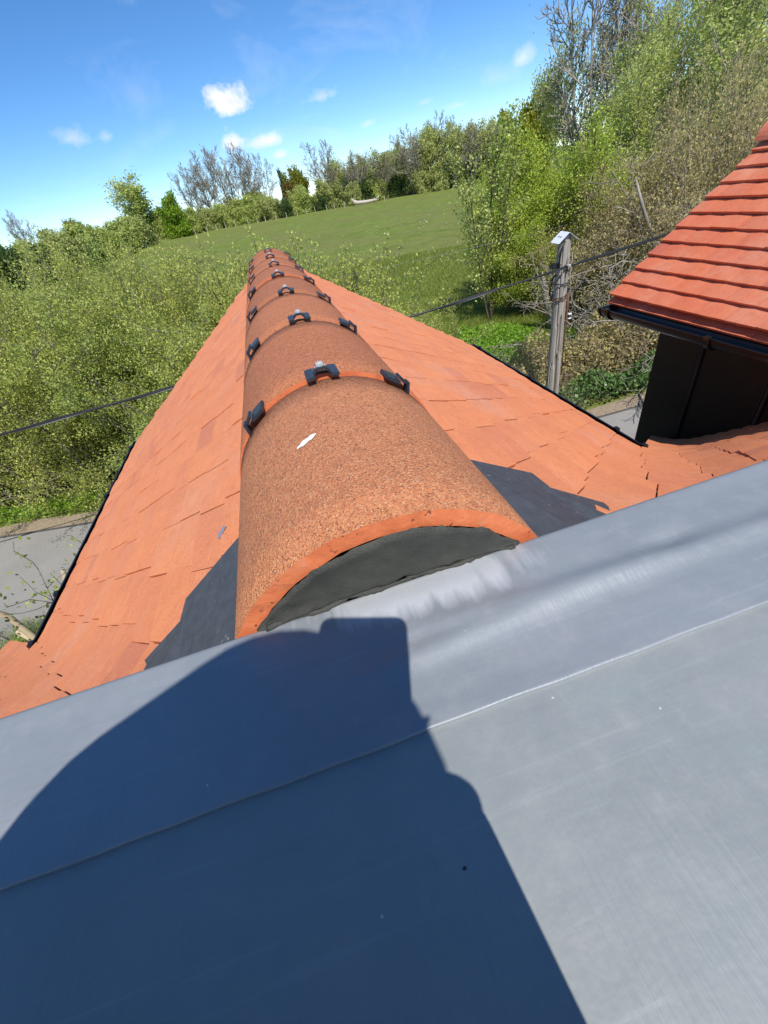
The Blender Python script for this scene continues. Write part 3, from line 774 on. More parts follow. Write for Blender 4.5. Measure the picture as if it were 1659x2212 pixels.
# hidden half of the dormer roof, ridge tiles, gable front and cheeks
mb = MB(); mb.prism([(DXR, ridge_z - 0.028), (2 * DXR - DX0, DZ0 - 0.028), (2 * DXR - DX0, DZ0 - 0.01), (DXR, ridge_z + 0.004)], 0.15, DYF, lambda u, v, h: (u, h, v))
dobj('far_slope', mb.mesh('far_slope'), 'red_clay_tile')
for i in range(5):
    y0 = DYF + 0.01 - (i + 1) * 0.45; mb = MB()
    arc = [(DXR + 0.12 * math.sin(a), ridge_z - 0.045 + 0.12 * math.cos(a)) for a in [rad(-80 + 10 * k) for k in range(17)]]
    arc += [(DXR + 0.104 * math.sin(a), ridge_z - 0.045 + 0.104 * math.cos(a)) for a in [rad(80 - 10 * k) for k in range(17)]]
    mb.prism(arc, max(0.2, y0 + 0.004), y0 + 0.446, lambda u, v, h: (u, h, v))
    if y0 + 0.446 > 0.3: dobj('ridge_tile', mb.mesh('ridge_tile'), 'red_clay_tile')
WX = 2.47
mb = MB(); mb.prism([(WX, 0.0), (2 * DXR - WX, 0.0), (2 * DXR - WX, DZ0 - 0.06), (DXR, ridge_z - 0.1), (WX, DZ0 + 0.16)], 0.5, 2.40, lambda u, v, h: (u, h, v))
dobj('cheek_wall', mb.mesh('cheek_wall'), 'black_cladding')
for y0, y1 in ((2.06, 2.405), (1.60, 2.03), (1.14, 1.57), (0.68, 1.11)):
    mb = MB(); mb.box((WX - 0.008, (y0 + y1) / 2, (DZ0 + 1.8) / 2 - 0.01), (0.012, y1 - y0, DZ0 - 1.8 - 0.06)); dobj('cladding_panel', mb.mesh('cladding_panel', False, 0.003), 'black_cladding')
for y in (2.045, 1.585, 1.125):
    mb = MB(); mb.tube([(WX - 0.012, y, 1.85), (WX - 0.012, y, DZ0 - 0.04)], 0.013, 10); dobj('cladding_roll', mb.mesh('cladding_roll', True), 'black_cladding')
mb = MB(); mb.box((DX0 + 0.22, 1.44, DZ0 - 0.088), (0.40, 2.0, 0.012)); dobj('soffit', mb.mesh('soffit'), 'soffit_board')
mb = MB(); mb.box((DX0 + 0.030, 1.44, DZ0 - 0.075), (0.018, 2.06, 0.13)); dobj('fascia', mb.mesh('fascia'), 'soffit_board')
g = gutter(DX0 - 0.034, DZ0 - 0.052, 0.78, DYF - 0.03, 0.056, -1, dormer, [2.40, 1.66, 0.95]); g.location = dl

# ------------------------------------------------------------------ the photographer, seen only by the shadow on the lead
ph_c = Vector((0, 0, ZC))
xa, ya, va = CR.col[0], CR.col[1], -CR.col[2]
mb = MB()
def ph(a, b_, d): return ph_c + xa * a + ya * b_ - va * d
wp = [(-0.050, -0.135), (0.028, -0.135), (0.028, 0.020), (-0.050, 0.020)]
rp = []
for (cx, cy, a0) in ((0.028 - 0.010, 0.020 - 0.010, 0), (-0.050 + 0.010, 0.020 - 0.010, 90), (-0.050 + 0.010, -0.135 + 0.010, 180), (0.028 - 0.010, -0.135 + 0.010, 270)):
    for k in range(7): a = rad(a0 + 15 * k); rp.append((cx + 0.010 * math.cos(a), cy + 0.010 * math.sin(a)))
mb.prism(rp, 0.018, 0.026, lambda u, v, h: ph(u, v, h) - ph_c)
phone = obj('phone', mb.mesh('phone'), 'phone_black', None, ph_c)
tag(phone, 'black phone held up by the person leaning over the lead flat', 'phone')
def skin_mesh(name, verts, edges, sub=2):
    me = bpy.data.meshes.new(name); me.from_pydata([v[:3] for v in verts], edges, []); me.update()
    o = bpy.data.objects.new(name, me); C.objects.link(o)
    md = o.modifiers.new('skin', 'SKIN'); md.use_smooth_shade = True
    for i, v in enumerate(verts):
        sv = me.skin_vertices[0].data[i]; r = v[3]; sv.radius = (r, r); sv.use_root = (i == 0)
    s_ = o.modifiers.new('sub', 'SUBSURF'); s_.levels = sub; s_.render_levels = sub
    bpy.context.view_layer.update()
    dg = bpy.context.evaluated_depsgraph_get(); m2 = bpy.data.meshes.new_from_object(o.evaluated_get(dg))
    bpy.data.objects.remove(o); m2.name = name
    return m2
person = thing('person', 'unseen person kneeling behind the lead flat, holding a phone, shaped to fit the shadow and dressed pale to bounce light', 'person', (-0.15, -1.1, LZ - 0.6))
po = Vector(person.location)
def L(x, y, z, r): return (x - po.x, y - po.y, LZ + z - po.z, r)
bv = [L(-.17, -.80, -.05, .16), L(-.16, -.62, .06, .16), L(-.155, -.45, .14, .165), L(-.135, -.30, .22, .13),  # pelvis..chest..neck base
      L(-.115, -.235, .34, .10), L(-.110, -.20, .44, .11), L(-.105, -.170, .465, .09),          # neck, head, front of the head
      L(-.205, -.18, .29, .11), L(-.33, -.22, .18, .09), L(-.44, -.15, .07, .065), L(-.46, .00, .045, .045), L(-.46, .07, .04, .03),   # left arm propped on the lead
      L(-.050, -.29, .24, .09), L(.0, -.26, .10, .05), L(-.004, -.16, .13, .04), L(-.008, -.09, .165, .034),       # right arm
      L(-.27, -.92, -.25, .10), L(-.28, -1.08, -.55, .08), L(-.28, -1.28, -.73, .065), L(-.28, -1.50, -.90, .05), L(-.28, -1.60, -1.0, .04),
      L(-.07, -.92, -.25, .10), L(-.05, -1.08, -.55, .08), L(-.05, -1.28, -.73, .065), L(-.05, -1.50, -.90, .05), L(-.05, -1.60, -1.0, .04)]
be = [(0, 1), (1, 2), (2, 3), (3, 4), (4, 5), (5, 6), (3, 7), (7, 8), (8, 9), (9, 10), (10, 11), (3, 12), (12, 13), (13, 14), (14, 15),
      (0, 16), (16, 17), (17, 18), (18, 19), (19, 20), (0, 21), (21, 22), (22, 23), (23, 24), (24, 25)]
obj('body', skin_mesh('body', bv, be), 'bounce_jacket', person)
# unseen hulls shaped to cast the head, shoulder and forearm outline of the shadow
def hull_of_spheres(sph):
    import bmesh
    bm = bmesh.new()
    for c, r in sph: bmesh.ops.create_uvsphere(bm, u_segments=28, v_segments=18, radius=r, matrix=Matrix.Translation(c))
    res = bmesh.ops.convex_hull(bm, input=list(bm.verts))
    bmesh.ops.delete(bm, geom=[g for g in res['geom_interior'] if isinstance(g, bmesh.types.BMVert)], context='VERTS')
    me = bpy.data.meshes.new('shadow_hull'); bm.to_mesh(me); bm.free(); me.polygons.foreach_set('use_smooth', [True] * len(me.polygons)); return me
def off_sun(x, y, z):       # the point at height z above the lead whose shadow falls at x, y
    k = z / -SUN_DIR.z; return Vector((x - SUN_DIR.x * k, y - SUN_DIR.y * k, LZ + z)) - po
obj('shadow_hull', hull_of_spheres([(off_sun(-.115, .098, .45), .127), (off_sun(-.195, .065, .30), .125), (off_sun(-.14, -.06, .33), .11)]), 'bounce_jacket', person)
obj('shadow_sleeve', hull_of_spheres([(off_sun(-.012, .052, .17), .038), (off_sun(-.008, -.02, .14), .041), (off_sun(-.004, -.20, .10), .05)]), 'bounce_jacket', person)
# right hand round the lower end of the phone
def P3(a, b_, d): 
    q = ph(a, b_, d) - po; return q
hv, he = [], []
wr = Vector(L(-.008, -.09, .165, 0)[:3])
palm = P3(0.010, -0.115, 0.050)
hv += [(*wr, .030), (*wr.lerp(palm, 0.55), .030), (*palm, .028)]; he += [(0, 1), (1, 2)]
for j, bb in enumerate((-0.138, -0.124, -0.110, -0.097)):
    i0 = len(hv); ln = (0.9, 1.0, 1.0, 0.9)[j]
    hv += [(*P3(0.040, bb - .006, 0.046), .013), (*P3(0.060, bb, 0.030), .012), (*P3(0.052, bb, 0.012), .010), (*P3(0.052 - 0.030 * ln, bb + 0.002, 0.009), .009)]
    he += [(2, i0), (i0, i0 + 1), (i0 + 1, i0 + 2), (i0 + 2, i0 + 3)]
i0 = len(hv)
hv += [(*P3(-0.020, -0.110, 0.046), .013), (*P3(-0.035, -0.085, 0.036), .011), (*P3(-0.020, -0.065, 0.035), .009)]
he += [(2, i0), (i0, i0 + 1), (i0 + 1, i0 + 2)]
obj('hand', skin_mesh('hand', hv, he), 'skin', person)

# ------------------------------------------------------------------ utility pole and cables
PX, PY = 4.64, 6.77; PTOP = 3.33
pole = thing('utility_pole', 'weathered grey timber pole with white metal cap beside the lane', 'utility pole', (PX, PY, 0))
n = 40; V, F = [], []; rp_ = random.Random(6)
grooves = [(rp_.randrange(n), rp_.uniform(0.1, 2.0), rp_.uniform(0.6, 1.8), rp_.uniform(0.012, 0.03)) for _ in range(9)] + [(29, 0.0, 3.0, 0.05), (30, 0.0, 2.6, 0.03), (33, 0.6, 2.4, 0.025), (26, 1.2, 2.1, 0.02)]
nh = 40
for j in range(nh + 1):
    z = PTOP * j / nh; R_ = 0.126 - 0.026 * j / nh
    for k in range(n):
        a = 2 * math.pi * k / n; d = 0
        for (gk, gz, gl, gd) in grooves:
            kk = (gk + int(round(1.2 * math.sin(z * 1.3 + gk)))) % n
            if kk == k and gz < z < gz + gl: d = max(d, gd)
        rr_ = R_ * (1 + 0.02 * math.sin(3 * a + 1)) - d
        top = 0.0
        V.append((rr_ * math.cos(a), rr_ * math.sin(a), z))
for j in range(nh):
    for k in range(n): F.append((j * n + k, j * n + (k + 1) % n, (j + 1) * n + (k + 1) % n, (j + 1) * n + k))
# wedge cut top
i0 = len(V); V += [(-0.11 + 0.0, 0, PTOP), ]
F.append(tuple(nh * n + k for k in range(n)))
V.pop()
obj('shaft', mesh_np('shaft', V, F), 'weathered_pole', pole)
mb = MB(); mb.prism([(-0.085, PTOP), (0.085, PTOP), (0.0, PTOP + 0.09)], -0.075, 0.075, lambda u, v, h: (u, h, v)); 
wt = obj('wedge_top', mb.mesh('wedge_top'), 'weathered_pole', pole); wt.rotation_euler = (0, 0, rad(-6))
mb = MB()
for s_ in (-1, 1):
    mb.add([(0, -0.14, PTOP + 0.105), (0, 0.14, PTOP + 0.105), (s_ * 0.165, 0.14, PTOP - 0.02), (s_ * 0.165, -0.14, PTOP - 0.02),
            (0, -0.14, PTOP + 0.101), (0, 0.14, PTOP + 0.101), (s_ * 0.165, 0.14, PTOP - 0.024), (s_ * 0.165, -0.14, PTOP - 0.024)],
           [(0, 1, 2, 3), (7, 6, 5, 4), (0, 3, 7, 4), (1, 5, 6, 2), (2, 6, 7, 3), (0, 4, 5, 1)])
cap = obj('cap', mb.mesh('cap'), 'white_metal', pole); cap.rotation_euler = (0, 0, rad(-6))
for dy in (-0.02, 0.045):
    mb = MB(); mb.tube([(-0.075, dy, PTOP + 0.045), (-0.078, dy, PTOP + 0.053)], 0.013, 10); obj('nail_hole', mb.mesh('nail_hole'), 'black_plastic', cap)
def ring(z, R_, r_, mat, tilt=0.0, name='band'):
    mb = MB(); mb.tube([(R_ * math.cos(a), R_ * math.sin(a), z + tilt * math.sin(a + 1)) for a in [2 * math.pi * k / 24 for k in range(25)]], r_, 6, False)
    obj(name, mb.mesh(name, True), mat, pole)
ring(PTOP - 0.62, 0.128, 0.009, 'cable_black'); ring(PTOP - 0.78, 0.129, 0.008, 'cable_black', 0.06); ring(PTOP - 0.82, 0.130, 0.008, 'rust', 0.05)
mb = MB(); mb.tube([(0.095, -0.085, PTOP - 0.80), (0.10, -0.09, PTOP - 1.0), (0.10, -0.088, PTOP - 1.3), (0.108, -0.09, PTOP - 2.2)], [0.018, 0.022, 0.012, 0.008], 8); obj('rusty_stay', mb.mesh('rusty_stay', True), 'rust', pole)
mb = MB(); mb.tube([(-0.06, -0.11, PTOP + 0.0), (-0.115, -0.10, PTOP - 0.15), (-0.13, -0.07, PTOP - 0.4)], 0.014, 8); obj('drop_cable', mb.mesh('drop_cable', True), 'cable_black', pole)
mb = MB(); mb.tube([(0.02, -0.11, PTOP - 0.36), (0.02, -0.165, PTOP - 0.36)], [0.022, 0.026], 10); mb.tube([(0.02, -0.165, PTOP - 0.355), (0.02, -0.175, PTOP - 0.355)], 0.016, 8); obj('hook_bolt', mb.mesh('hook_bolt'), 'bolt_steel', pole)
mb = MB(); mb.tube([(0.01, -0.12, PTOP - 0.37), (-0.005, -0.15, PTOP - 0.41), (0.012, -0.15, PTOP - 0.44)], 0.011, 6); obj('hook', mb.mesh('hook'), 'cable_black', pole)
mb = MB(); mb.tube([(0.11, -0.03, PTOP - 1.18), (0.20, -0.03, PTOP - 1.18)], 0.01, 6); obj('insulator_pin', mb.mesh('insulator_pin'), 'rust', pole)
ins = None
for k in range(3):
    mb = MB(); mb.tube([(0.20, -0.03, PTOP - 1.15 - 0.035 * k), (0.20, -0.03, PTOP - 1.165 - 0.035 * k), (0.20, -0.03, PTOP - 1.183 - 0.035 * k)], [0.028, 0.040, 0.020], 10); obj('insulator', mb.mesh('insulator', True), 'ceramic' if k % 2 == 0 else 'black_plastic', pole)
mb = MB(); rl2 = random.Random(4)
mb.tube([(-0.10, -0.08, PTOP - 0.42), (-0.20, -0.06, PTOP - 0.50), (-0.24, -0.05, PTOP - 0.72), (-0.17, -0.06, PTOP - 0.86), (-0.12, -0.10, PTOP - 0.74)], 0.016, 7)
mb.tube([(-0.10, -0.06, PTOP - 0.40), (-0.25, -0.05, PTOP - 0.56), (-0.21, -0.05, PTOP - 0.80), (-0.13, -0.08, PTOP - 0.84)], 0.012, 7)
obj('cable_loop', mb.mesh('cable_loop', True), 'cable_black', pole)
mb = MB(); mb.box((-0.15, -0.03, PTOP - 0.34), (0.16, 0.07, 0.08), Matrix.Rotation(0.25, 3, 'Y')); mb.box((-0.03, -0.12, PTOP - 0.38), (0.03, 0.04, 0.07)); obj('clamp', mb.mesh('clamp', False, 0.008), 'cable_black', pole)

cab = thing('overhead_cable', 'bundled black overhead cable strung to the timber pole', 'cable', (PX, PY, PTOP - 0.36))
co = Vector(cab.location)
def sagline(a, b_, sag, n_=24, ph_=0.0, r_=0.0):
    a, b_ = Vector(a), Vector(b_); P_ = []
    for i in range(n_ + 1):
        f = i / n_; p = a.lerp(b_, f); p.z -= 4 * sag * f * (1 - f)
        if r_: p.z += r_ * math.sin(f * 60 + ph_); p.y += r_ * math.cos(f * 60 + ph_)
        P_.append(p)
    return P_
for k, (mt, r0, dz) in enumerate((('cable_black', 0.015, 0.0), ('cable_black', 0.008, 0.020), ('cable_grey', 0.007, -0.018))):
    mb = MB(); mb.tube([p - co for p in sagline((PX - 0.05, PY - 0.16, PTOP - 0.37 + dz * 0.6), (-11.5, 6.9, 2.93 + dz), 0.19, 120, k * 2.1, 0.006 if k else 0)], r0, 6)
    obj('strand', mb.mesh('strand', True), mt, cab)
for k, (r0, dz) in enumerate(((0.016, 0.0), (0.010, 0.026), (0.010, -0.02))):
    mb = MB(); mb.tube([p - co for p in sagline((PX + 0.05, PY - 0.15, PTOP - 0.36 + dz * 0.5), (15, 8.2, 3.3 + dz), 0.12, 60)], r0, 6)
    obj('strand', mb.mesh('strand', True), 'cable_black', cab)
mb = MB(); th = sagline((-6, 13, 3.3), (12, 13.6, 2.45), 0.25, 40); mb.tube([p - th[0] for p in th], 0.004, 5)
tag(obj('thin_wire', mb.mesh('thin_wire', True), 'cable_grey', None, th[0]), 'thin grey wire crossing above the grass field', 'wire')

# ------------------------------------------------------------------ plants
def tubes_np(segs, n=3):
    """segs: list of (p0, p1, r0, r1) -> verts, quads"""
    A = np.array([s[0] for s in segs], dtype=np.float64); B = np.array([s[1] for s in segs]); r0 = np.array([s[2] for s in segs]); r1 = np.array([s[3] for s in segs])
    D = B - A; D /= np.linalg.norm(D, axis=1)[:, None] + 1e-9
    ref = np.where(np.abs(D[:, 2:3]) < 0.9, np.array([[0, 0, 1.0]]), np.array([[1.0, 0, 0]]))
    U = np.cross(D, ref); U /= np.linalg.norm(U, axis=1)[:, None] + 1e-9; W = np.cross(D, U)
    V = np.zeros((len(segs), 2, n, 3))
    for k in range(n):
        a = 2 * math.pi * k / n; o = U * math.cos(a) + W * math.sin(a)
        V[:, 0, k] = A + o * r0[:, None]; V[:, 1, k] = B + o * r1[:, None]
    base = np.arange(len(segs))[:, None] * 2 * n; F = []
    for k in range(n):
        k2 = (k + 1) % n; F.append(np.concatenate([base + k, base + k2, base + n + k2, base + n + k], 1))
    return V.reshape(-1, 3), np.concatenate(F, 0)

def grow(seed, stems, levels):
    """stems: list of (pos, dir, length, radius); levels: list of dicts for each branching level. Returns segs, tips"""
    R_ = random.Random(seed); segs = []; tips = []
    def branch(p, d, length, r, lv):
        L_ = levels[lv]; ns = L_['segs']; q = Vector(p); d = Vector(d).normalized(); pts = [q.copy()]
        for i in range(ns):
            d = (d + Vector((R_.gauss(0, 1), R_.gauss(0, 1), R_.gauss(0, 1))) * L_['bend'] + Vector((0, 0, L_.get('up', 0)))).normalized()
            q2 = q + d * (length / ns); ra = r * (1 - 0.75 * i / ns); rb = r * (1 - 0.75 * (i + 1) / ns)
            segs.append((tuple(q), tuple(q2), max(ra, L_['rmin']), max(rb, L_['rmin']))); q = q2; pts.append(q.copy())
            if lv + 1 >= len(levels) or L_.get('tips'): tips.append((tuple(q), tuple(d)))
        if lv + 1 < len(levels):
            nc = R_.randint(*L_['kids'])
            for k in range(nc):
                f = L_['from'] + (1 - L_['from']) * (k + R_.random()) / nc
                i = min(ns - 1, int(f * ns)); pp = pts[i].lerp(pts[i + 1], f * ns - i)
                dd = (pts[i + 1] - pts[i]).normalized()
                perp = Vector((R_.gauss(0, 1), R_.gauss(0, 1), R_.gauss(0, 1))); perp = (perp - dd * perp.dot(dd)).normalized()
                a = rad(R_.uniform(*L_['ang'])); nd = dd * math.cos(a) + perp * math.sin(a)
                branch(pp, nd, length * R_.uniform(*L_['len']) * (1.15 - 0.55 * f), r * L_['rk'] * (1.1 - 0.5 * f), lv + 1)
    for s in stems: branch(*s, 0)
    return segs, tips

def leaves_np(rng, centers, size, aspect=0.6, up=0.3):
    n = len(centers); a = rng.normal(size=(n, 3)); a /= np.linalg.norm(a, axis=1)[:, None]
    nrm = rng.normal(size=(n, 3)); nrm[:, 2] = np.abs(nrm[:, 2]) + up; 
    b = np.cross(nrm, a); b /= np.linalg.norm(b, axis=1)[:, None] + 1e-9
    s = size * rng.uniform(0.55, 1.25, size=(n, 1)); A = a * s; B = b * s * aspect
    V = np.stack([centers - A, centers + B - A * 0.1, centers + A, centers - B - A * 0.1], 1).reshape(-1, 3)
    F = np.arange(n * 4).reshape(n, 4); return V, F
def leaf_cloud(seed, tips, per, spread, size, aspect=0.6, up=0.3, keep=1.0):
    rng = np.random.default_rng(seed); P_ = np.array([t[0] for t in tips])
    if keep < 1: P_ = P_[rng.random(len(P_)) < keep]
    c = np.repeat(P_, per, 0) + rng.normal(size=(len(P_) * per, 3)) * spread
    return leaves_np(rng, c, size, aspect, up)

TEMPL = {}
def template(name, segs, tips, bark, leaf=None, per=3, spread=0.1, size=0.05, aspect=0.6, sides=3, keep=1.0, seed=0):
    V, F = tubes_np(segs, sides); t_ = mesh_np(name + '_trunk', V, F); t_.materials.append(MATS[bark])
    c_ = None
    if leaf:
        V, F = leaf_cloud(seed, tips, per, spread, size, aspect, keep=keep); c_ = mesh_np(name + '_crown', V, F); c_.materials.append(MATS[leaf])
    TEMPL[name] = (t_, c_)
def plant(tn, oname, label, cat, loc, scale=1.0, rz=0.0, group=None, sz=None, lean=(0, 0)):
    root = thing(oname, label, cat, loc, group, rz)
    root.scale = (scale, scale, (sz or scale)); root.rotation_euler = (lean[0], lean[1], rz)
    t_, c_ = TEMPL[tn]
    obj('trunk', t_, None, root)
    if c_: obj('crown', c_, None, root)
    return root
def gz(x, y): return float(terrain_z(np.array(x, dtype=float), np.array(y, dtype=float))) - 0.05
def polar(az, r): return r * math.sin(rad(az)), r * math.cos(rad(az))

# -- templates (built about 1 unit tall where noted)
rg = random.Random(77)
def shrub_stems(n_, h, spread, r):
    o = []
    for i in range(n_):
        a = rg.uniform(0, 2 * math.pi); q = rg.uniform(0, spread); o.append(((q * math.cos(a) * .6, q * math.sin(a) * .6, 0), (math.cos(a) * .55 * q / spread, math.sin(a) * .55 * q / spread, 1), h * rg.uniform(.75, 1.05), r))
    return o
# hawthorn thicket shrub, about 4.3 m
for k in range(3):
    segs, tips = grow(100 + k, shrub_stems(13, 3.6, 1.0, 0.035), [
        dict(segs=6, bend=.16, up=.05, rmin=.008, kids=(8, 10), ang=(30, 75), len=(.28, .48), rk=.5, **{'from': .12}),
        dict(segs=4, bend=.22, up=.06, rmin=.005, kids=(5, 7), ang=(30, 80), len=(.3, .6), rk=.5, **{'from': .1}, tips=True),
        dict(segs=3, bend=.25, up=.08, rmin=.0035, kids=(0, 0), ang=(0, 0), len=(0, 0), rk=.5, **{'from': 0})])
    template('hawthorn%d' % k, segs, tips, 'bark_pale' if k == 1 else 'bark_grey', 'leaf_hawthorn' if k < 2 else 'leaf_hedge_dark', 27, 0.085, 0.0205, 0.65, 3, 1.0, 200 + k)
# sparse shoots for the hedge top
segs, tips = grow(141, shrub_stems(16, 3.9, 0.7, 0.022), [
    dict(segs=7, bend=.10, up=.06, rmin=.007, kids=(7, 10), ang=(25, 55), len=(.14, .28), rk=.5, **{'from': .35}, tips=False),
    dict(segs=4, bend=.15, up=.1, rmin=.004, kids=(0, 0), ang=(0, 0), len=(0, 0), rk=.5, **{'from': 0})])
template('sparse', segs, tips, 'bark_grey', 'leaf_hawthorn', 7, 0.06, 0.036, 0.65, 3, 1.0, 240)
# willow-green bushy tree, about 6 m
segs, tips = grow(150, shrub_stems(9, 4.6, 0.8, 0.06), [
    dict(segs=6, bend=.14, up=.05, rmin=.012, kids=(8, 11), ang=(25, 60), len=(.3, .55), rk=.5, **{'from': .15}),
    dict(segs=4, bend=.18, up=.10, rmin=.006, kids=(6, 8), ang=(25, 60), len=(.3, .55), rk=.5, **{'from': .1}, tips=True),
    dict(segs=3, bend=.2, up=.10, rmin=.005, kids=(0, 0), ang=(0, 0), len=(0, 0), rk=.5, **{'from': 0})])
template('willow', segs, tips, 'bark_brown', 'leaf_willow', 20, 0.17, 0.043, 0.5, 3, 1.0, 250)
# slender leafing tree, 5.5 m
segs, tips = grow(160, [((0, 0, 0), (0.02, 0, 1), 5.0, 0.055), ((0.1, 0.05, 0), (0.16, 0, 1), 4.5, 0.04), ((-.1, 0, 0), (-0.14, .05, 1), 4.4, 0.04)], [
    dict(segs=8, bend=.05, up=.05, rmin=.012, kids=(15, 18), ang=(25, 50), len=(.2, .36), rk=.45, **{'from': .15}),
    dict(segs=5, bend=.14, up=.08, rmin=.006, kids=(4, 6), ang=(25, 55), len=(.25, .45), rk=.5, **{'from': .2}, tips=True),
    dict(segs=3, bend=.2, up=.08, rmin=.004, kids=(0, 0), ang=(0, 0), len=(0, 0), rk=.5, **{'from': 0})])
template('slender', segs, tips, 'bark_brown', 'leaf_spring', 4, 0.09, 0.045, 0.6, 3, 1.0, 260)
# tall bare tree, 13 m, broom crown
for k in range(2):
    segs, tips = grow(170 + k, [((0, 0, 0), (0, 0, 1), 5.0, 0.22), ((0, 0, 1.2), (0.42, .1, 1), 9.0, 0.15), ((0, 0, 1.6), (-0.45, -.1, 1), 9.0, 0.14), ((0, 0, 2.0), (0.05, .4, 1), 9.5, 0.14), ((0, 0, 2.4), (-.05, -.2, 1), 9.6, 0.14)], [
        dict(segs=8, bend=.06, up=.02, rmin=.05, kids=(11, 14), ang=(20, 55), len=(.28, .50), rk=.5, **{'from': .22}),
        dict(segs=5, bend=.10, up=.05, rmin=.03, kids=(7, 9), ang=(22, 55), len=(.3, .55), rk=.5, **{'from': .2}),
        dict(segs=3, bend=.14, up=.06, rmin=.024, kids=(4, 5), ang=(22, 55), len=(.4, .65), rk=.5, **{'from': .2}, tips=True),
        dict(segs=2, bend=.15, up=.06, rmin=.020, kids=(0, 0), ang=(0, 0), len=(0, 0), rk=.5, **{'from': 0})])
    template('bare%d' % k, segs, tips, 'bark_pale', 'leaf_olive', 1, 0.25, 0.09, 0.6, 3, 0.22, 270 + k)
# woodland tree with thin olive foliage, 11 m
for k in range(2):
    segs, tips = grow(180 + k, [((0, 0, 0), (0, 0, 1), 9.5, 0.17), ((0, 0, .8), (.25, .1, 1), 8.0, 0.10), ((0, 0, 1), (-.25, .05, 1), 7.6, 0.1)], [
        dict(segs=7, bend=.06, up=.03, rmin=.05, kids=(10, 12), ang=(22, 55), len=(.25, .42), rk=.45, **{'from': .16}),
        dict(segs=4, bend=.12, up=.07, rmin=.03, kids=(5, 7), ang=(25, 55), len=(.35, .6), rk=.5, **{'from': .2}, tips=True),
        dict(segs=3, bend=.15, up=.08, rmin=.02, kids=(0, 0), ang=(0, 0), len=(0, 0), rk=.5, **{'from': 0})])
    template('olive%d' % k, segs, tips, 'bark_pale', 'leaf_olive', 9, 0.42, 0.17, 0.6, 3, 1.0, 280 + k)
    V, F = leaf_cloud(285 + k, tips, 20, 0.34, 0.075); me = mesh_np('olive_s', V, F); me.materials.append(MATS['leaf_spring']); TEMPL['springtree%d' % k] = (TEMPL['olive%d' % k][0], me)
    V, F = leaf_cloud(295 + k, tips, 9, 0.42, 0.17); me = mesh_np('far_s', V, F); me.materials.append(MATS['leaf_spring']); TEMPL['farspring%d' % k] = (TEMPL['olive%d' % k][0], me)
# dense round tree, 7 m
segs, tips = grow(190, [((0, 0, 0), (0, 0, 1), 5.0, 0.2), ((0, 0, .2), (.6, 0, 1), 4.2, 0.12), ((0, 0, .2), (-.6, .1, 1), 4.4, 0.12), ((0, 0, .2), (0, .65, 1), 4.3, 0.12), ((0, 0, .2), (0, -.6, 1), 4.1, 0.12), ((0, 0, .1), (1.2, .3, .7), 2.6, .08), ((0, 0, .1), (-1.2, -.4, .7), 2.6, .08), ((0, 0, .1), (.2, -1.2, .7), 2.6, .08)], [
    dict(segs=6, bend=.1, up=.02, rmin=.05, kids=(10, 12), ang=(30, 75), len=(.28, .5), rk=.45, **{'from': .06}),
    dict(segs=4, bend=.15, up=.03, rmin=.03, kids=(4, 6), ang=(30, 70), len=(.35, .6), rk=.5, **{'from': .2}, tips=True),
    dict(segs=2, bend=.15, up=.04, rmin=.02, kids=(0, 0), ang=(0, 0), len=(0, 0), rk=.5, **{'from': 0})])
template('dense', segs, tips, 'bark_brown', 'leaf_bright', 12, 0.30, 0.16, 0.7, 3, 1.0, 290)
for nm, lf in (('gold', 'leaf_gold'), ('deep', 'leaf_deep'), ('rust', 'leaf_rust'), ('olivebush', 'leaf_olive'), ('springbush', 'leaf_spring')):
    V, F = leaf_cloud(300 + len(nm), tips, 12, 0.30, 0.16, 0.7); me = mesh_np(nm, V, F); me.materials.append(MATS[lf]); TEMPL[nm] = (TEMPL['dense'][0], me)
# brown twiggy shrub, 4 m
for k in range(2):
    segs, tips = grow(210 + k, shrub_stems(9, 3.4, 1.0, 0.04), [
        dict(segs=6, bend=.20, up=.01, rmin=.012, kids=(8, 11), ang=(30, 75), len=(.3, .55), rk=.5, **{'from': .12}),
        dict(segs=5, bend=.22, up=.0, rmin=.007, kids=(6, 8), ang=(30, 70), len=(.3, .6), rk=.5, **{'from': .1}, tips=True),
        dict(segs=4, bend=.25, up=.0, rmin=.005, kids=(0, 0), ang=(0, 0), len=(0, 0), rk=.5, **{'from': 0})])
    template('brown%d' % k, segs, tips, 'twig_tan', 'leaf_brown', 7, 0.10, 0.030, 0.6, 3, 0.85, 310 + k)
# leafless arching shrub, 3 m
segs, tips = grow(220, [((0, 0, .3), (math.cos(a) * .8 - .5, math.sin(a) * .8, .8), 3.0, 0.035) for a in np.linspace(0, 6, 9)], [
    dict(segs=7, bend=.16, up=-.07, rmin=.012, kids=(7, 9), ang=(25, 60), len=(.3, .5), rk=.5, **{'from': .2}),
    dict(segs=6, bend=.2, up=-.05, rmin=.008, kids=(4, 6), ang=(25, 60), len=(.3, .55), rk=.5, **{'from': .15}),
    dict(segs=4, bend=.22, up=-.02, rmin=.006, kids=(0, 0), ang=(0, 0), len=(0, 0), rk=.5, **{'from': 0})])
template('arching', segs, tips, 'bark_pale')

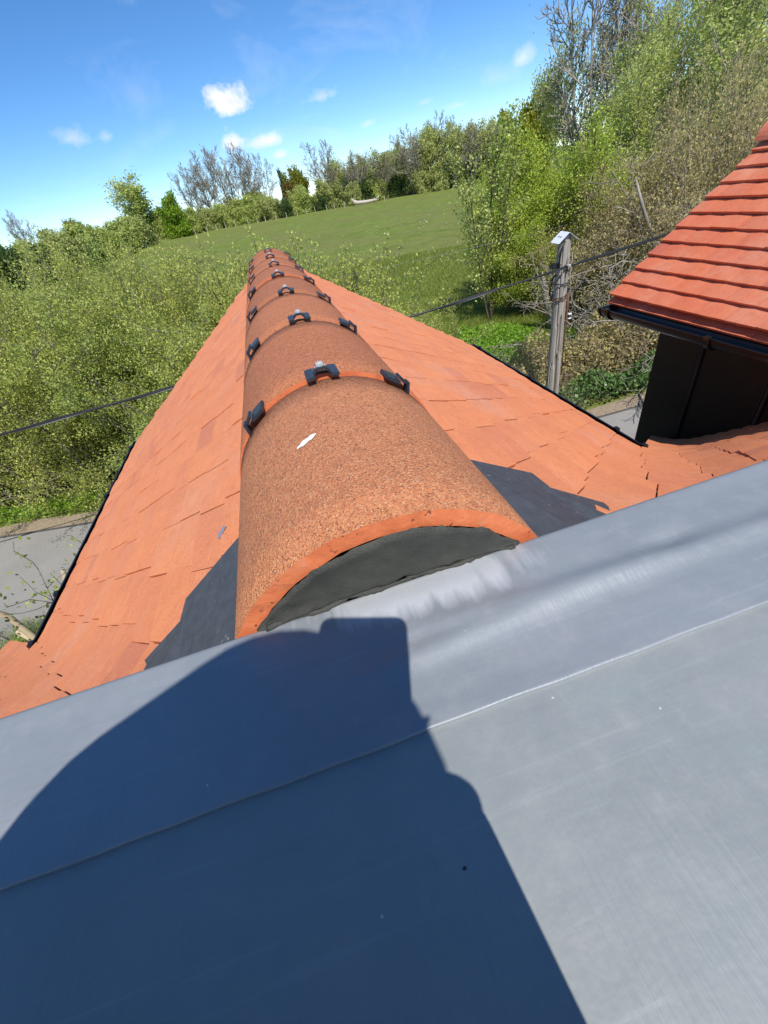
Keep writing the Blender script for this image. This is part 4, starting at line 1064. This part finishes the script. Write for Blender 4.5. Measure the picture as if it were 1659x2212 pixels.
# -- hedge beyond the lane on the left
rp2 = random.Random(31)
HL = ['leafy hawthorn shrub in the tall hedge beyond the lane', 'pale stemmed hawthorn shrub in the tall hedge beyond the lane', 'darker green shrub in the tall hedge beyond the lane']
hx = -15.0
row = 0
while hx < 1.6:
    for rw in range(3):
        x = hx + rp2.uniform(-.35, .35) + rw * 0.5; y = lane_far(x) + 1.35 + rw * 1.25 + rp2.uniform(-.25, .25)
        az = math.degrees(math.atan2(x, y)); r = math.hypot(x, y)
        te = np.interp(az, [-60, -30, -24, -18, -10, -5, -2.4, 2, 7, 11, 14, 20], [.06, .06, .045, .025, .0, -.03, -.06, -.09, -.12, -.17, -.25, -.33])
        top = ZC + te * r + rp2.uniform(-.25, .12) - (0.45 if rw == 0 else 0)
        k = rp2.choice([0, 0, 1, 2, 2] if rw == 0 else [0, 0, 1, 1, 2]); s = max(0.45, top / 4.15)
        plant('hawthorn%d' % k, 'hawthorn_shrub', HL[k], 'shrub', (x, y, -0.05), min(1.0, s * 1.02) if s < .8 else 1.0, rp2.uniform(0, 6.28), 'shrubs of the hedge beyond the lane', s)
    hx += 1.5
for (az, r, te) in ((-6, 10.5, -.02), (-1, 10.6, -.045), (4, 10.2, -.065), (7, 10.0, -.075), (10, 9.8, -.125), (13, 9.4, -.21)):
    x, y = polar(az, r); h = ZC + te * r
    plant('sparse', 'hedge_sapling', 'sparse young shoots growing through the hedge in front of the field', 'sapling', (x, y, -.05), 0.8, rp2.uniform(0, 6), 'shoots along the hedge beside the roof end', h / 4.0)

# -- trees to the right of the field
x, y = polar(26.3, 16.2); plant('slender', 'slender_tree', 'slender young tree with dark stems and thin pale leaves at the field edge', 'tree', (x, y, gz(x, y)), 1.0, 0.4, sz=1.02)
for (az, r, s, h, lab) in ((31.8, 18.2, 0.95, 5.3, 'tall yellow green willow tree behind the timber pole'), (35.0, 17.6, 0.9, 4.9, 'broad yellow green willow beside the brown thicket'), (29.6, 16.4, 0.60, 2.9, 'low yellow green willow bush leaning out over the field')):
    x, y = polar(az, r); plant('willow', 'willow_tree', lab, 'tree', (x, y, gz(x, y)), s, rp2.uniform(0, 6), 'yellow green willows', h / 5.6)
for (az, r, h, rz, lab) in ((34.4, 42, 9.4, 0.3, 'tall thinly leaved tree rising behind the willows'), (36.3, 40, 11.8, 2.0, 'tallest grey twigged tree behind the willows'), (38.6, 43, 11.6, 4.0, 'grey twigged tree close beside the tallest one')):
    x, y = polar(az, r); tn = 'springtree0' if rz == 0.3 else ('bare1' if rz == 2.0 else 'bare0')
    plant(tn, 'tall_tree', lab, 'tree', (x, y, gz(x, y)), 0.86, rz, 'tall trees behind the willows', h / (9.8 if tn[0] == 's' else 11.0))
for i, (az, r, h) in enumerate(((40.2, 34, 8.6), (42.5, 29, 7.2), (44.5, 32, 9.2), (47, 27, 8.6), (49.5, 25, 9.0), (38.5, 27, 6.2), (52, 30, 10), (45.5, 22, 6.4))):
    x, y = polar(az, r); plant('springtree%d' % (i % 2), 'woodland_tree', 'fresh green tree in the wood behind the brown thicket', 'tree', (x, y, gz(x, y)), 0.72, rp2.uniform(0, 6), 'green trees behind the brown thicket', h / 9.8)
for i, (az, r, h) in enumerate(((37.6, 15.6, 3.0), (40.0, 15.8, 4.1), (42.6, 15.4, 4.3), (45.2, 14.8, 4.6), (47.6, 14.4, 5.0), (50, 14, 5.2), (44.6, 13.6, 3.3), (47.5, 13.0, 3.6), (40.5, 14.4, 2.6), (41.5, 17.5, 5.2), (45, 18, 5.8), (48.5, 17, 6.0))):
    x, y = polar(az, r); plant('brown%d' % (i % 2), 'thicket_shrub', 'brown budding shrub in the twiggy thicket behind the dormer', 'shrub', (x, y, gz(x, y)), 0.86, rp2.uniform(0, 6), 'shrubs of the brown thicket', h / 3.9)
for (az, r, s, rz, lab) in ((39.5, 11.6, .9, 0.2, 'leafless grey shrub arching over the grass beside the pole'), (44.0, 11.6, 1.05, 1.5, 'leafless grey shrub with pale stems beside the dormer eaves'), (46.5, 13.6, 1.35, 3.0, 'tall leafless grey shrub above the dormer roof verge')):
    x, y = polar(az, r); plant('arching', 'bare_shrub', lab, 'shrub', (x, y, gz(x, y)), s, rz)
def crooked(pts, rads, name, lab, mat):
    o = Vector(pts[0]); mb = MB(); mb.tube([Vector(p) - o for p in pts], rads, 8); tag(obj(name, mb.mesh(name, True), mat, None, o), lab, 'trunk')
x, y = polar(42.5, 13.2); crooked([(x + .4, y, 0), (x + .3, y, 1.6), (x + .1, y - .1, 2.3), (x - .35, y - .15, 2.9), (x - .7, y - .1, 3.6)], [.05, .05, .045, .04, .02], 'crooked_trunk', 'pale lichen covered trunk bending out of the thicket', 'bark_pale')
x, y = polar(33.0, 14.0); crooked([(x + .25, y, 0), (x + .15, y, .5), (x - .05, y, 1.0), (x - .1, y, 1.35), (x - .22, y, 1.75)], [.11, .11, .10, .07, .015], 'broken_stump', 'split pale broken tree stump behind the pole', 'bark_pale')

# -- woodland along the far crest
def crest_tree(tn, nm, lab, cat, az, r, h, tplh, s, grp=None, rz=None):
    x, y = polar(az, r); z = gz(x, y)
    return plant(tn, nm, lab, cat, (x, y, z), s, rp2.uniform(0, 6) if rz is None else rz, grp, h / tplh)
for i, (az, r, h, s) in enumerate(((-3.9, 118, 10.6, .95), (-1.9, 116, 11.2, 1.0), (0.1, 117, 10.8, .95), (1.9, 116, 9.6, .9), (-5.2, 119, 9.4, .8))):
    crest_tree('bare%d' % (i % 2), 'bare_tree', 'tall leafless tree in the clump on the far field edge', 'tree', az, r, h, 11.0, s, 'leafless trees clumped on the far field edge')
crest_tree('bare1', 'bare_tree', 'single broad leafless tree standing beside the golden tree on the far crest', 'tree', 8.7, 116, 9.8, 11.0, .95)
crest_tree('farspring0', 'pale_tree', 'grey green tree left of the bright round tree', 'tree', -10.8, 112, 9.6, 9.8, 1.5)
crest_tree('dense', 'bright_tree', 'bright green round tree at the end of the field fence', 'tree', -8.0, 108, 7.6, 6.0, 0.95)
crest_tree('gold', 'far_gold_tree', 'small yellow green round tree at the far end of the hedge line', 'tree', -17.0, 120, 6.5, 6.0, 0.9)
crest_tree('gold', 'golden_tree', 'golden green tree on the crest beside the leafless clump', 'tree', 5.8, 124, 9.4, 6.0, 1.0)
crest_tree('rust', 'rusty_tree', 'rust brown tree under the golden tree on the crest', 'tree', 4.7, 121, 6.6, 6.0, 0.8)
crest_tree('deep', 'dark_fir', 'narrow dark tree between the leafless clump and the golden tree', 'tree', 4.4, 128, 9.6, 6.0, 0.45)
for i in range(24):
    az = 9.6 + i * 0.80 + rp2.uniform(-.3, .3); r = 114 + rp2.uniform(-3, 9)
    te = np.interp(az, [10, 13, 17, 19, 22, 24, 30], [.036, .031, .037, .045, .047, .035, .04]); h = ZC + te * r - gz(*polar(az, r)) + rp2.uniform(-1.4, .5)
    k = i % 4; crest_tree(('olive0', 'farspring1', 'olive1', 'bare0')[k], 'woodland_tree', ('olive leaved tree in the wood along the field crest', 'fresh green tree in the wood along the field crest', 'olive leaved tree in the wood along the field crest', 'leafless tree in the wood along the field crest')[k], 'tree', az, r, h, 11 if k == 3 else 9.8, .95, 'trees of the wood along the field crest')
crest_tree('gold', 'oak_tree', 'dense gold green oak above the willows', 'tree', 28.6, 70, 8.6, 6.0, 0.95)
crest_tree('gold', 'oak_tree', 'lower gold green oak touching the willow top', 'tree', 30.4, 72, 9.2, 6.0, 0.9)
crest_tree('olive1', 'oak_tree', 'bare brown oak top beside the gold green oak', 'tree', 31.8, 74, 10, 9.8, .8)
UB = [('deep', 'dark green bush at the foot of the far wood'), ('olivebush', 'olive bush at the foot of the far wood'), ('springbush', 'mid green bush at the foot of the far wood'), ('dense', 'bright green bush at the foot of the far wood')]
az = -32.0
while az < 27:
    k = rp2.choice([0, 1, 1, 2, 2, 2, 3] if az < 3 else [0, 0, 1, 1, 2, 2])
    r = 111 + rp2.uniform(0, 5); h = rp2.uniform(3.2, 6.0) if az > 3 else (rp2.uniform(4.2, 6.4) if az > -7 else rp2.uniform(4.5, 6.0))
    if az < -11: r = np.interp(az, [-32, -11], [45, 95]) + rp2.uniform(-4, 6); h = ZC + np.interp(az, [-32, -23, -18, -13, -11], [.045, .045, .040, .044, .044]) * r - gz(*polar(az, r)) + rp2.uniform(-.8, .5)
    x, y = polar(az, r)
    plant(UB[k][0], 'woodland_bush', UB[k][1], 'bush', (x, y, gz(x, y) - .3), max(.6, h / 6.2), rp2.uniform(0, 6), 'bushes at the foot of the far wood', h / 6.0)
    az += 0.95 if az > -11 else 1.2
x, y = polar(-21.5, 95); plant('bare0', 'far_bare_tree', 'small far leafless tree beyond the end of the hedge', 'tree', (x, y, gz(x, y)), .5, 1.0, None, 0.55)

# -- fence posts and the log on the crest
pm = MB(); pm.tube([(0, 0, 0), (0, 0, 1.05)], [.060, .050], 7); PM = pm.mesh('fence_post'); PM.materials.append(MATS['pale_timber'])
for i in range(22):
    az = -8.6 + i * 1.12 + rp2.uniform(-.15, .15); x, y = polar(az, 107)
    o = obj('fence_post', PM, None, None, (x, y, gz(x, y))); o.rotation_euler = (rp2.uniform(-.06, .06), rp2.uniform(-.12, .12), 0)
    tag(o, 'pale timber fence post along the far field edge', 'fence post', 'posts of the far field fence')
x, y = polar(12.8, 106)
log = thing('felled_log', 'pale felled log lying on the field edge before the wood', 'log', (x, y, gz(x, y) + .05))
mb = MB(); mb.tube([(-2.6, 0, .9), (-1.8, 0, .6), (0, 0, .42), (2.6, .2, .35)], [.40, .34, .30, .24], 9); obj('stem', mb.mesh('stem', True), 'pale_timber', log)
mb = MB(); mb.tube([(-2.2, 0, .7), (-2.9, .1, 1.5)], [.22, .12], 7); obj('branch_stub', mb.mesh('branch_stub', True), 'pale_timber', log)
mb = MB(); mb.tube([(2.4, .1, .4), (2.9, -.1, .9)], [.16, .10], 7); obj('branch_stub', mb.mesh('branch_stub', True), 'pale_timber', log)

# -- bramble bank, ivy, nettles, grass
rng = np.random.default_rng(5)
def heap(n_, x0, x1, yf, depth, hf, size, mat, name, label, cat, aspect=.6, twigs=0):
    xs_ = rng.uniform(x0, x1, n_); d = rng.random(n_); ys_ = yf(xs_) + d * depth
    prof_ = np.sin(np.clip(d * 1.15 + .12, 0, 1) * math.pi) ** .5
    h = hf(xs_) * prof_ * (1 + .25 * np.sin(xs_ * 4.1) * np.sin(ys_ * 3.3))
    z = h * rng.random(n_) ** .35
    V, F = leaves_np(rng, np.stack([xs_, ys_, z], 1), size, aspect)
    o = Vector(((x0 + x1) / 2, float(yf(np.array((x0 + x1) / 2))) + depth / 2, 0)); V = V - np.array(o)
    root = thing(name, label, cat, o); obj('foliage', mesh_np(name, V, F), mat, root)
    if twigs:
        sg = []
        for i in range(twigs):
            j = rng.integers(n_); p = np.array([xs_[j], ys_[j], z[j] * .8]) - np.array(o)
            for q in range(4):
                d_ = rng.normal(size=3) * .11 + np.array([0, 0, .07 - .04 * q]); sg.append((tuple(p), tuple(p + d_), .006, .004)); p = p + d_
        V, F = tubes_np(sg, 3); obj('stems', mesh_np(name + '_stems', V, F), 'twig_tan', root)
heap(26000, 4.4, 10.5, lambda x: lane_far(x) + .75, 1.7, lambda x: 1.25 + .12 * (x - 4.4), 0.036, 'leaf_brown', 'bramble_bank', 'brown and green bramble bank beside the lane behind the pole', 'bramble', .6, 1600)
heap(9000, 4.2, 10.0, lambda x: lane_far(x) + .35, .75, lambda x: .55 + .05 * (x - 4.2), 0.040, 'leaf_ivy', 'ivy_clump', 'glossy green ivy trailing down the bramble bank to the lane', 'ivy', .8)
heap(9000, -14, 1.5, lambda x: lane_far(x) + .38, .8, lambda x: .42 + .12 * np.sin(x * 2), 0.045, 'leaf_nettle', 'nettle_strip', 'bright green nettles and grass along the hedge foot by the lane', 'nettles', .4)
def blades(n_, sampler, h, wd, mat, name, label, cat):
    P_ = sampler(n_); a = rng.uniform(0, 2 * math.pi, n_); hh = h * rng.uniform(.5, 1.3, n_); ln = rng.normal(size=(n_, 2)) * .35
    B = np.stack([np.cos(a) * wd, np.sin(a) * wd, np.zeros(n_)], 1); tip = P_ + np.stack([ln[:, 0] * hh, ln[:, 1] * hh, hh], 1)
    V = np.stack([P_ - B, P_ + B, tip], 1).reshape(-1, 3); F = np.arange(n_ * 3).reshape(-1, 3)
    o = obj(name, mesh_np(name, V, F), mat); tag(o, label, cat, kind='stuff'); return o
def field_pts(azr, rr_):
    def f(n_):
        az = np.radians(rng.uniform(*azr, n_)); r = np.sqrt(rng.uniform(rr_[0] ** 2, rr_[1] ** 2, n_)); x = r * np.sin(az); y = r * np.cos(az)
        return np.stack([x, y, terrain_z(x, y) - .03], 1)
    return f
blades(60000, field_pts((8, 46), (10.5, 17)), .16, .012, 'grass_blade', 'rough_grass', 'rough grass at the near edge of the field', 'grass')
blades(50000, field_pts((-4, 32), (17, 34)), .14, .022, 'grass_blade', 'meadow_grass', 'short meadow grass across the field', 'grass')
def nett(n_):
    P_ = field_pts((22, 47), (9.8, 14.8))(n_ * 2)
    k = np.sin(P_[:, 0] * 1.7) * np.sin(P_[:, 1] * 1.9 + 1) > -.35; P_ = P_[k][:n_]
    P_[:, 2] += rng.random(len(P_)) * (.30 + .15 * np.sin(P_[:, 0] * 2.3)); return P_
P_ = nett(34000); V, F = leaves_np(rng, P_, .045, .6, .8)
tag(obj('nettle_patch', mesh_np('nettle_patch', V, F), 'leaf_nettle'), 'bright green nettles and weeds between the pole and the field', 'weeds', kind='stuff')
def flw(n_):
    c = np.array([polar(17.5, 60), polar(16, 52), polar(19, 47), polar(21, 70), polar(19, 28)]); P0 = c[rng.integers(0, 5, n_)] + rng.normal(size=(n_, 2)) * 2.2
    return np.stack([P0[:, 0], P0[:, 1], terrain_z(P0[:, 0], P0[:, 1]) + .12], 1)
V, F = leaves_np(rng, flw(70), .07, .9, 2.0); tag(obj('wild_flowers', mesh_np('wild_flowers', V, F), 'petal_white'), 'scattered white flowers in the field grass', 'flowers', kind='stuff')
P_ = field_pts((35, 41), (9.0, 10.0))(700); 
blades(900, lambda n_: np.stack([rng.uniform(4.2, 5.6, n_), rng.uniform(6.9, 7.7, n_), np.zeros(n_)], 1), .75, .006, 'straw', 'dry_grass', 'dry straw coloured grass round the foot of the pole', 'grass')

# -- cut back shrub close to the house on the left
cs = thing('cut_shrub', 'hard pruned shrub with pale sawn stems beside the left gutter', 'shrub', (-3.75, 3.75, 0))
R_ = random.Random(12); sg = []; tipp = []
for i in range(9):
    a = R_.uniform(0, 6.28); p = Vector((R_.uniform(-.25, .25), R_.uniform(-.2, .2), 0)); d = Vector((math.cos(a) * .5, math.sin(a) * .5, 1)); h = R_.uniform(1.3, 2.2); pts = [p]
    for q in range(5): d = (d + Vector((R_.gauss(0, .25), R_.gauss(0, .25), .05))).normalized(); p = p + d * h / 5; pts.append(p)
    mb = MB(); mb.tube(pts, [.045, .042, .04, .036, .033, .030], 8); obj('stem', mb.mesh('stem', True), 'cut_bark', cs)
    mb = MB(); mb.tube([pts[-1], pts[-1] + d * .012], .028, 8); obj('sawn_end', mb.mesh('sawn_end'), 'cut_wood', cs)
segs, tips = grow(44, shrub_stems(8, 2.3, .9, .016), [
    dict(segs=6, bend=.22, up=.02, rmin=.006, kids=(5, 7), ang=(30, 70), len=(.25, .45), rk=.5, **{'from': .3}),
    dict(segs=4, bend=.25, up=.02, rmin=.004, kids=(0, 0), ang=(0, 0), len=(0, 0), rk=.5, **{'from': 0})])
V, F = tubes_np(segs, 3); obj('twigs', mesh_np('twigs', V, F), 'bark_grey', cs)
V, F = leaf_cloud(45, tips, 4, .07, .030); obj('leaves', mesh_np('leaves', V, F), 'leaf_hedge_dark', cs)
for i, (x, y, s) in enumerate(((-5.6, 3.9, .50), (-4.4, 4.1, .36), (-3.9, 3.2, .40))):
    plant('hawthorn2', 'garden_shrub', 'low dark shrub growing against the house wall by the left gutter', 'shrub', (x, y, -.05), s * .9, i * 1.3, 'low shrubs against the house', s)
